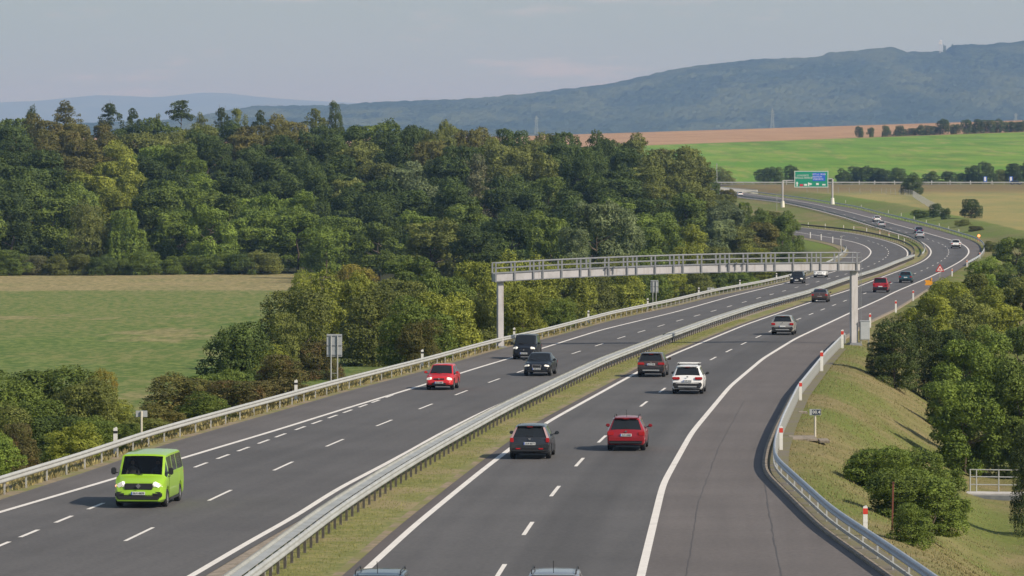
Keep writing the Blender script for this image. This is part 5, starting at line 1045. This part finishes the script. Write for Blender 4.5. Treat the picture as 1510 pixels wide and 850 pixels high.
# cabin of the van
MB().box((0, vi['yc']-1.35, 1.25), (1.62, .05, 1.1)).box((0, vi['yc']-.25, .98), (1.66, .62, .10)).box((0, vi['yc']-.9, .42), (1.66, 1.6, .06)).build('cabin_lining', m_trim, van)
for sx in (-.48, .48): MB().box((sx, vi['yc']-.98, .78), (.50, .50, .16)).box((sx, vi['yc']-1.22, 1.15), (.50, .12, .66)).box((sx, vi['yc']-1.22, 1.56), (.26, .10, .20)).build('seat', m_trim, van, bevel=.03)
st = MB(); pr = [Vector((-.48+.19*math.cos(a), vi['yc']-.55+.07*math.sin(a), 1.14+.17*math.sin(a))) for a in np.linspace(0, 6.283, 17)]; st.path(pr, .014, 5); st.build('steering_wheel', m_trim, van)
def person(x, shirt, skin, driver, label):
    bm = bmesh.new(); sl = bm.verts.layers.skin.verify(); Vv = []
    def v(p, rx, ry=None): w = bm.verts.new(p); w[sl].radius = (rx, ry or rx); Vv.append(w); return w
    pel = v((0, 0, .10), .14, .13); ch = v((0, .02, .38), .15, .11); nk0 = v((0, .02, .55), .10, .08); nk = v((0, .03, .62), .05); h0 = v((0, .04, .68), .065, .075); h1 = v((0, .05, .76), .078, .095); h2 = v((0, .04, .84), .06, .075); nose = v((0, .135, .75), .012)
    for a, b in ((pel, ch), (ch, nk0), (nk0, nk), (nk, h0), (h0, h1), (h1, h2), (h1, nose)): bm.edges.new((a, b))
    for sg in (-1, 1):
        sh = v((sg*.19, .02, .50), .055); el = v((sg*.25, .18, .28), .042); hd_ = v((sg*.13, .40, .32 if driver else .14), .032); kn = v((sg*.12, .42, .12), .075); ft = v((sg*.13, .50, -.28), .05); fo = v((sg*.13, .62, -.32), .04)
        for a, b in ((nk0, sh), (sh, el), (el, hd_), (pel, kn), (kn, ft), (ft, fo)): bm.edges.new((a, b))
    me = bpy.data.meshes.new('person'); bm.to_mesh(me); bm.free(); me.materials.append(shirt); o = bpy.data.objects.new('person', me); COL.objects.link(o); tag(o, label, 'person')
    for i, sv in enumerate(me.skin_vertices[0].data): sv.use_root = (i == 0)
    o.modifiers.new('skin', 'SKIN').use_smooth_shade = True; md = o.modifiers.new('sub', 'SUBSURF'); md.levels = 1; md.render_levels = 1
    M = Matrix.Translation(van.location) @ van.rotation_euler.to_matrix().to_4x4() @ Matrix.Translation((x, vi['yc']-1.02, .84)); o.matrix_world = M
    fc = MB()
    fc.tube((0, .09, .765), (0, .128, .765), .078, .055, n=12); f = fc.build('face', skin, o, smooth=True)
    hr = MB(); hr.tube((0, .01, .74), (0, .02, .90), .10, .07, n=12).build('hair', pmat('hair', (.05, .035, .025), .8), o, smooth=True)
    return o
skin = pmat('skin', (.50, .30, .22), .6)
person(-.48, pmat('shirt_blue', (.10, .13, .2), .8), skin, True, 'person driving the green van with both hands on the wheel'); person(.48, pmat('shirt_grey', (.25, .22, .2), .8), skin, False, 'person in the front passenger seat of the green van')
car('car', 'small bright red hatchback with lit headlights coming towards the camera', 'car', 649.5, 575, False, 3.75, 1.69, 1.50, 'hatch', red, dict(plate='5U7 6581', tumble=.74, headh=.20, headtilt=14), lit=True)
car('van', 'black high roofed family van with lit headlights in the outer left lane', 'van', 774, 530, False, 3.96, 1.72, 1.72, 'mpv', blk, dict(belt=1.02, hood=1.02, tumble=.84, plate='4U2 1937', headz=.80, headh=.17, fplatez=.44), lit=True)
car('car', 'black saloon with a tall chrome framed grille overtaking beside the black van', 'car', 793, 554.5, False, 4.6, 1.79, 1.44, 'saloon', blk, dict(grille='tall', plate='3U8 2240', tumble=.74, fplatez=.47), lit=True)
car('car', 'black car with bright headlights coming out from under the gantry', 'car', 1175, 418.5, False, 4.3, 1.80, 1.58, 'suv', blk, dict(plate='', tumble=.74, wr=.34), lit=True)
car('car', 'white car partly hidden behind the gantry beam', 'car', 1209, 409.5, False, 4.4, 1.78, 1.48, 'hatch', wht, dict(grille='bar'), lit=False)
car('car', 'dark grey hatchback with tall pale tail lights driving away at the median line', 'car', 782.5, 676.5, True, 4.35, 1.84, 1.50, 'hatch', anth, dict(tail='tall', plate='6U0 8574', platez=.70, lowred=True, tumble=.70, aerial=False))
car('car', 'red estate car with roof rails driving away in the right lane', 'car', 924, 664.5, True, 4.42, 1.76, 1.54, 'wagon', wine if False else paintm('cherry_red', (.30, .010, .016), .15), dict(plate='2U2 0088', tail='block', rails=m_trim, platez=.74, tumble=.69, aerial=True))
car('car', 'dark brown off-roader driving away close to the median grass', 'car', 961, 556, True, 4.45, 1.80, 1.55, 'suv', brn, dict(plate='6U3 1945', tail='wide', silverdif=True, wr=.35, platez=.82, tumble=.76, belt=.98, hood=.98, darkbumper=True))
car('car', 'white off-roader with white roof bars driving away in the right lane', 'car', 1014.5, 581, True, 4.52, 1.84, 1.66, 'suv', wht, dict(plate='7U0 3316', tail='wide', silverdif=True, wr=.36, platez=.78, bars=wht, tumble=.73, belt=1.05, hood=1.02, darkbumper=True, blackmirror=True))
car('car', 'champagne coloured off-roader with a black lower body driving away before the gantry', 'car', 1154.5, 494, True, 4.37, 1.90, 1.62, 'suv', bei, dict(tail='block', wr=.36, tumble=.72, belt=1.05, hood=1.02, darkbumper=True, silverdif=True))
car('car', 'dark brown saloon driving away beside the median, behind the gantry', 'car', 1209, 446, True, 4.6, 1.80, 1.44, 'saloon', brn, dict(tumble=.74))
car('car', 'deep red off-roader with a black rear window seen right of the gantry leg', 'car', 1298.5, 431.5, True, 4.6, 1.85, 1.75, 'suv', wine, dict(wr=.37, belt=1.08, hood=1.05, darkbumper=True, tail='block', tumble=.80))
car('car', 'teal hatchback driving away ahead of the deep red off-roader', 'car', 1335.5, 417.3, True, 4.2, 1.76, 1.47, 'hatch', teal, dict(tail='block', tumble=.76))
car('car', 'white off-roader driving away at the outside of the far bend', 'car', 1409.5, 366.5, True, 4.4, 1.84, 1.66, 'suv', wht, dict(wr=.36, darkbumper=True, belt=1.05, hood=1.0))
car('car', 'silver car in the far bend directly before the dark blue car', 'car', 1356.5, 351.8, True, 4.4, 1.78, 1.46, 'saloon', silv, dict())
car('car', 'dark blue car in the far bend partly hidden by the silver car', 'car', 1355, 345, True, 4.3, 1.78, 1.5, 'hatch', navy, dict())
car('car', 'pale silver car in the inner lane before the bend, beside the white one', 'car', 1300, 335.5, True, 4.4, 1.78, 1.46, 'hatch', silv, dict())
car('car', 'white car in the outer lane before the bend', 'car', 1293.5, 327.5, True, 4.2, 1.78, 1.5, 'hatch', wht, dict())
car('car', 'white car just before the far carriageway disappears behind the wood', 'car', 1091.5, 289.5, True, 4.4, 1.78, 1.46, 'hatch', wht, dict())
car('car', 'dark blue grey car roof at the lower picture edge, beside the median line', 'car', 0, 0, True, 4.3, 1.78, 1.50, 'hatch', slv2, dict(aerial=True, tumble=.76, rails=m_trim), X=-3.62, Y=117.2)
car('car', 'silver grey car roof at the lower picture edge, in the right lane', 'car', 0, 0, True, 4.2, 1.76, 1.50, 'hatch', slv3, dict(aerial=True, tumble=.76, rails=m_trim), X=1.13, Y=117.4)
o, _ = car('car', 'dark car with a pale front on the crossing road at the right edge', 'car', 0, 0, True, 4.4, 1.78, 1.5, 'hatch', navy, dict(), X=(1497-CX)*XY/F, Y=XY-1.5, heading=0)
o.rotation_euler = (0, 0, -math.pi/2); o.location = ((1497-CX)*XY/F, XY-2, CZ-24.345)
